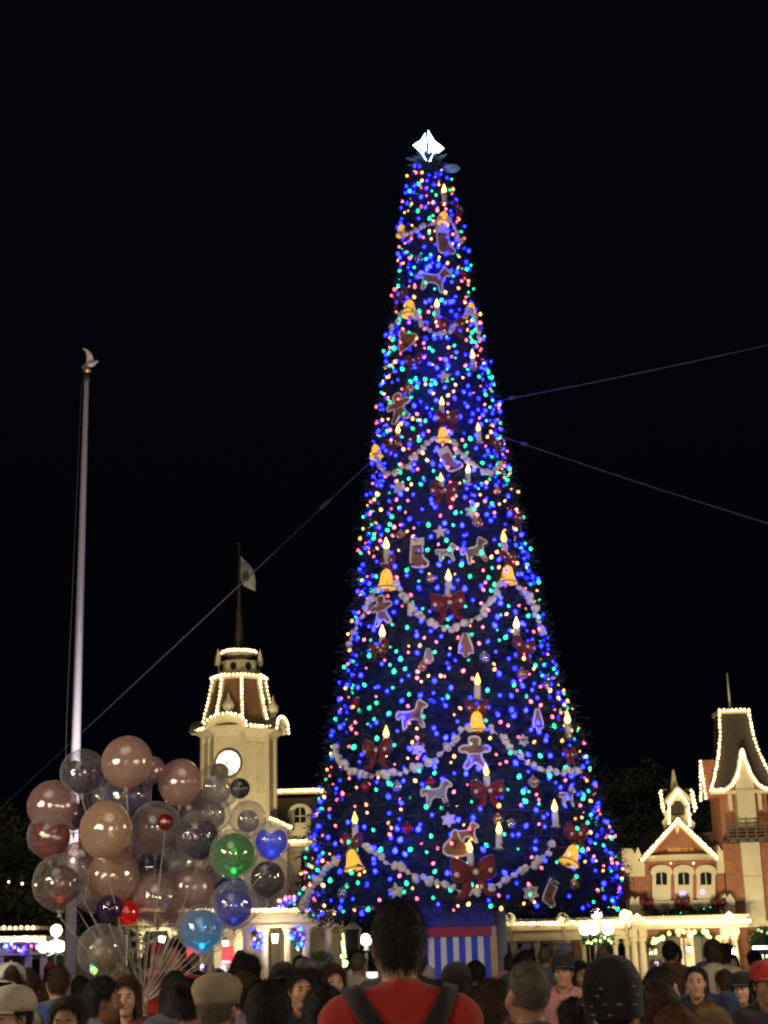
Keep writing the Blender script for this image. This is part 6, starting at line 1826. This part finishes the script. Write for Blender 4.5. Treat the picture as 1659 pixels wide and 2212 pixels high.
ME_BROW = MB().tube([(-.016, 0, -.002), (-.004, .004, .003), (.016, .0, 0)], [.0025, .0038, .0018], 6).mesh('eyebrow', True)
M_eye = mat('shaded_eye', (.36, .32, .29), .2, bump=0); M_iris = mat('iris', (.05, .03, .02), .15, bump=0)  # whites darkened in colour for the shadow over the eyes
def person(px, py_top, d, yaw, label, sex='m', pose='stand', top='black', bottom='denim', skin=0, hair=('short', 'black'), hat=None, face=False, group=None, hmin=.80, hmax=1.14, hair_s=1.0, lean=0.0):
    """py_top: picture row of the crown; the figure stands on the ground at depth d"""
    p = at(px, py_top, d)
    sc = min(hmax, max(hmin, p.z / 1.775))
    t = thing('person', label, 'person', (p.x, d, 0), (0, lean, math.radians(yaw)), group, scale=sc)
    b = part('body', BODY[(sex, pose)], [None] * 5, t, world=False)
    for i, m_ in enumerate((SK[skin], CL[top], CL[bottom], SHOE, LIP)):
        b.material_slots[i].link = 'OBJECT'; b.material_slots[i].material = m_
    if hair:
        h = part('hair', HAIRM[hair[0]], HR['black'], t, world=False, loc=tuple(HC), scale=hair_s)
        h.material_slots[0].link = 'OBJECT'; h.material_slots[0].material = HR[hair[1]]
    if hat:
        hh = part('hat', HATM[hat[0]], CL['black'], t, world=False, loc=tuple(HC + np.array([0, 0, .004])), scale=1.10 if hat[0] != 'knit' else .98, rot=(0, 0, hat[2] if len(hat) > 2 else 0))
        hh.material_slots[0].link = 'OBJECT'; hh.material_slots[0].material = CL[hat[1]]
        if hat[0] == 'knit': hh.data.materials.append(CL['grey'])
    if face:
        for s in (-1, 1):
            e = part('eye', ME_EYE, M_eye, t, world=False, loc=tuple(HC + np.array([s * .031, .088, .003])))
            part('iris', ME_IRIS, M_iris, e, world=False)
            part('eyebrow', ME_BROW, HR['black'], t, world=False, loc=tuple(HC + np.array([s * .032, .095, .026])), rot=(0, 0, 0))
    return t

# ---- figures one can tell apart in the photograph
redman = person(857, 1937, 5.45, 4, 'tall dark haired man in red shirt with backpack seen from behind', top='red', hair=('short', 'black'), skin=1, hmax=1.2, pose='stand', hair_s=1.0)
# backpack worn by the man in red
bq = redman.location
redman.scale[0] *= .97
SCR = redman.scale[1]
bk = thing('backpack', 'black backpack worn by the man in red shirt', 'backpack', (bq.x, bq.y, 0), (0, 0, math.radians(4)), scale=SCR)
bp = MB()
prof = [(.10, .90), (.145, .94), (.155, 1.06), (.15, 1.24), (.12, 1.33), (.05, 1.36)]
bp.lathe(prof, 20, (0, -.235, 0), sx=1.05, sy=.62)
part('bag_body', bp, CL['black'], bk, world=False, smooth=True)
part('front_pocket', MB().lathe([(.08, .88), (.11, .92), (.11, 1.04), (.07, 1.08)], 16, (0, -.31, 0), sx=1, sy=.5), CL['charcoal'], bk, world=False, smooth=True)
for s in (-1, 1):
    A = [(s * .035, -.19, 1.33), (s * .06, -.178, 1.38), (s * .10, -.142, 1.442), (s * .128, -.085, 1.487), (s * .135, -.02, 1.498), (s * .138, .06, 1.46), (s * .14, .125, 1.36), (s * .15, .14, 1.15), (s * .16, .05, .98)]
    B = [(q[0] + s * .052, q[1] + .008, q[2] - .012 - .01 * (i < 3)) for i, q in enumerate(A)]
    part('strap', MB().strip(A, B, (0, -.010, .010)), CL['black'], bk, world=False, smooth=True)
part('grab_loop', MB().tube([(-.03, -.18, 1.35), (-.02, -.19, 1.385), (.02, -.19, 1.385), (.03, -.18, 1.35)], .008, 6), CL['charcoal'], bk, world=False)

person(1137, 2066, 6.3, 28, 'short grey haired man in dark jacket right of the striped box', top='charcoal', hair=('crop', 'grey'), skin=1)
person(1318, 2066, 5.3, -8, 'woman in thick black knitted hat with bare neck', sex='f', top='cream', skin=1, hair=('short', 'black'), hat=('knit', 'black'))
person(1408, 2112, 6.2, 64, 'woman with long brown hair seen sideways beside the knitted hat', sex='f', top='charcoal', hair=('long', 'brown'), skin=0, face=True)
smiler = person(1500, 2082, 12.0, 168, 'smiling man in black shirt facing the camera below the porch', top='black', hair=('crop', 'black'), skin=0, face=True, pose='bulky')
person(1532, 2168, 6.4, 20, 'short blond person low in front of the man in black', sex='f', top='white', hair=('bob', 'blond'), skin=3, hmin=.7)
person(1563, 2092, 13.5, 20, 'man in coral red shirt beside the man in black', top='coral', hair=('short', 'brown'), skin=0)
person(1602, 2100, 12.5, 150, 'person in lilac jacket with dark flat cap near the porch column', sex='f', top='lilac', hair=('bob', 'black'), hat=('flat', 'black'), skin=3, face=True)
person(1648, 2078, 10.0, 190, 'person in black jacket with red cap at the right edge', top='black', hair=('short', 'black'), hat=('cap', 'red'), skin=4, face=True)
person(1425, 2088, 9.5, -70, 'person turned sideways with dark hair before the carriage doorway', top='lilac', hair=('thick', 'black'), skin=3, face=True)
person(1455, 2165, 5.6, 10, 'woman with auburn hair in white top at the bottom right', sex='f', top='white', hair=('long', 'auburn'), skin=0, hmin=.7)
person(985, 2082, 9.6, 6, 'person in olive jacket with dark cap before the striped box', top='olive', hair=('thick', 'black'), hat=('beanie', 'black'), skin=1, pose='bulky')
person(1026, 2072, 15.5, 40, 'slim dark haired man in profile before the striped box', top='black', hair=('short', 'black'), skin=3)
person(1060, 2118, 8.2, -20, 'woman with brown curls behind the grey haired man', sex='f', top='maroon', hair=('curly', 'brown'), skin=0, hair_s=.92)
person(1216, 2060, 13.0, 160, 'person in pink shirt with dark cap left of the knitted hat', top='pink', hair=('short', 'black'), hat=('cap', 'black', .4), skin=0, face=True)
person(1252, 2076, 14.5, 200, 'person in dark maroon top beside the one in pink', sex='f', top='maroon', hair=('bob', 'black'), skin=4, face=True)
person(1238, 2150, 7.4, 30, 'child sized figure in cream top beside the knitted hat', sex='f', top='cream', hair=('bun', 'black'), skin=1, hmin=.7)
person(468, 2106, 6.6, -14, 'man in khaki flat cap and dark jacket with red collar', top='charcoal', hair=('crop', 'grey'), hat=('flat', 'khaki'), skin=0)
person(575, 2118, 6.4, 12, 'black haired man with glasses right of the flat cap man', top='black', hair=('thick', 'black'), skin=1)
person(530, 2092, 9.0, -25, 'person in lilac fleece behind the flat cap man', top='lilac', hair=('short', 'brown'), skin=0)
person(698, 2122, 6.8, 10, 'long dark haired woman left of the man in red', sex='f', top='maroon', hair=('long', 'black'), skin=1)
person(648, 2092, 10.5, -160, 'dark haired man in black looking back near the round bush', top='black', hair=('short', 'black'), skin=0, face=True)
person(612, 2080, 12.0, 20, 'man in dark cap behind the man with glasses', top='charcoal', hair=('short', 'black'), hat=('cap', 'black', 2.9), skin=1)
person(668, 2076, 16.0, 10, 'person in lilac hooded top with pale violet beanie', sex='f', top='lilac', hair=('bob', 'brown'), hat=('beanie', 'lilac'), skin=3)
person(722, 2084, 13.0, 190, 'person in navy with face to the camera near the lantern post', sex='f', top='navy', hair=('bob', 'brown'), skin=3, face=True)
person(148, 2150, 7.6, 176, 'dark long haired woman facing the camera below the balloons', sex='f', top='charcoal', hair=('long', 'black'), skin=1, face=True)
person(222, 2108, 9.0, -80, 'dark haired man in profile under the clear drooping balloon', top='slate', hair=('thick', 'black'), skin=4, face=True)
person(28, 2132, 7.2, 150, 'person in pale green edged cap at the lower left corner', top='teal', hair=('short', 'black'), hat=('cap', 'cream', -.3), skin=0, face=True)
person(22, 2082, 10.5, 20, 'person in white fleece at the left edge', sex='f', top='white', hair=('bun', 'brown'), hat=('cap', 'white', 2.6), skin=3)
person(62, 2090, 11.5, 10, 'person in bright blue jacket beside the white fleece', top='blue', hair=('short', 'brown'), skin=0)
person(275, 2108, 10.4, 178, 'woman in maroon cardigan left of the balloon ribbons', sex='f', top='maroon', hair=('bob', 'brown'), skin=3, face=True)
person(378, 2096, 10.0, 30, 'person in dark slate coat right of the balloon ribbons', sex='f', top='slate', hair=('long', 'black'), skin=0)
person(410, 2110, 8.4, -30, 'person in plum sweater left of the flat cap man', sex='f', top='plum', hair=('bun', 'black'), skin=1)
# the vendor: hand under the ribbon knot
vs_s = KN.z / 1.285
va = math.radians(172)
hx, hy = .145, .315
person_v = thing('person', 'balloon vendor in red holding the pale ribbons', 'person', (KN.x - vs_s * (hx * math.cos(va) - hy * math.sin(va)), KN.y - vs_s * (hx * math.sin(va) + hy * math.cos(va)), 0), (0, 0, va), scale=vs_s)
b = part('body', BODY[('m', 'hold')], [None] * 5, person_v, world=False)
for i, m_ in enumerate((SK[0], CL['red'], CL['black'], SHOE, LIP)):
    b.material_slots[i].link = 'OBJECT'; b.material_slots[i].material = m_
part('hair', HAIRM['short'], HR['brown'], person_v, world=False, loc=tuple(HC)).material_slots[0].material = HR['black']

# ---- the rest of the crowd, each one different
M_screen = emat('phone_screen', (.75, .8, 1.0), 1.4)
taken = [(o.location.x, o.location.y) for o in scene.objects if o.name.startswith('person')]
rc = random.Random(21)
tops = ['black', 'charcoal', 'navy', 'grey', 'maroon', 'teal', 'brown', 'plum', 'slate', 'lilac', 'olive', 'white', 'blue', 'cream', 'coral', 'pink']
hairs = [('short', 'black'), ('short', 'brown'), ('long', 'black'), ('long', 'brown'), ('bob', 'brown'), ('bob', 'blond'), ('bun', 'black'), ('crop', 'grey'), ('thick', 'brown'), ('curly', 'black')]
hwords = {'short': 'short', 'long': 'long', 'bob': 'bobbed', 'bun': 'tied up', 'crop': 'cropped', 'thick': 'thick', 'curly': 'curly'}
used = set()
n_ = 0; tries = 0
while n_ < 62 and tries < 6000:
    tries += 1
    d = rc.choice((11.5, 14.5, 16.5, 17.5, 19, 20.5, 21.5, 22.5, 24, 25.5, 26.5)) + rc.uniform(-.6, .6)
    px = rc.uniform(-30, 1690)
    p = at(px, 2100, d)
    if any(math.hypot(p.x - a, p.y - b) < .55 for a, b in taken): continue
    if math.hypot(p.x - t_x(2), p.y - TY) < 3.8: continue
    if abs(px - 311) < 45 and d < 13.5: continue
    if 900 < px < 1080 and d > 11: continue
    tp, hr = rc.choice(tops), rc.choice(hairs)
    hat = rc.random() < .25
    hc = rc.choice(('black', 'navy', 'grey', 'cream', 'red', 'lilac')) if hat else None
    hk = rc.choice(('cap', 'beanie')) if hat else None
    key = (tp, hr)
    if key in used: continue
    used.add(key)
    sex = 'f' if hr[0] in ('long', 'bob', 'bun') else 'm'
    hgt = rc.gauss(1.64 if sex == 'f' else 1.74, .055) if rc.random() > .08 else rc.uniform(1.25, 1.4)
    phone = sex == 'm' and rc.random() < .22 and d > 15
    facing = rc.random() < .22
    lab = 'person in %s with %s %s hair%s %s' % (tp, hwords[hr[0]], hr[1], (' under a %s %s' % (hc, hk)) if hat else '', '')
    yaw = rc.uniform(150, 210) if facing else rc.uniform(-45, 45)
    zt = hgt * 1.0
    # row of the crown for this height
    py = 2212
    lo_, hi_ = 1900, 2700
    for _ in range(30):
        md = (lo_ + hi_) / 2
        if at(px, md, d).z > zt: lo_ = md
        else: hi_ = md
    t = person(px, lo_, d, yaw, lab, sex, 'phone' if phone else rc.choice(('stand', 'stand', 'cross')) if sex == 'f' else rc.choice(('stand', 'stand', 'bulky')), tp, rc.choice(('denim', 'black', 'khaki', 'grey')), rc.randrange(5), hr, (hk, hc, rc.uniform(-.5, .5)) if hat else None, facing, 'people further back in the crowd', .68, 1.1)
    taken.append((p.x, p.y)); n_ += 1
    if phone:
        ph_ = thing('phone', 'phone held up by the person in %s with %s %s hair' % (tp, hwords[hr[0]], hr[1]), 'phone', tuple(t.location), (0, 0, math.radians(yaw)), 'phones held up in the crowd', scale=t.scale[0])
        part('phone_body', MB().box(-.075, .42, 1.47, .075, .429, 1.55), M_dark, ph_, world=False)
        part('screen', MB().box(-.07, .4185, 1.475, .07, .4198, 1.545), M_screen, ph_, world=False)
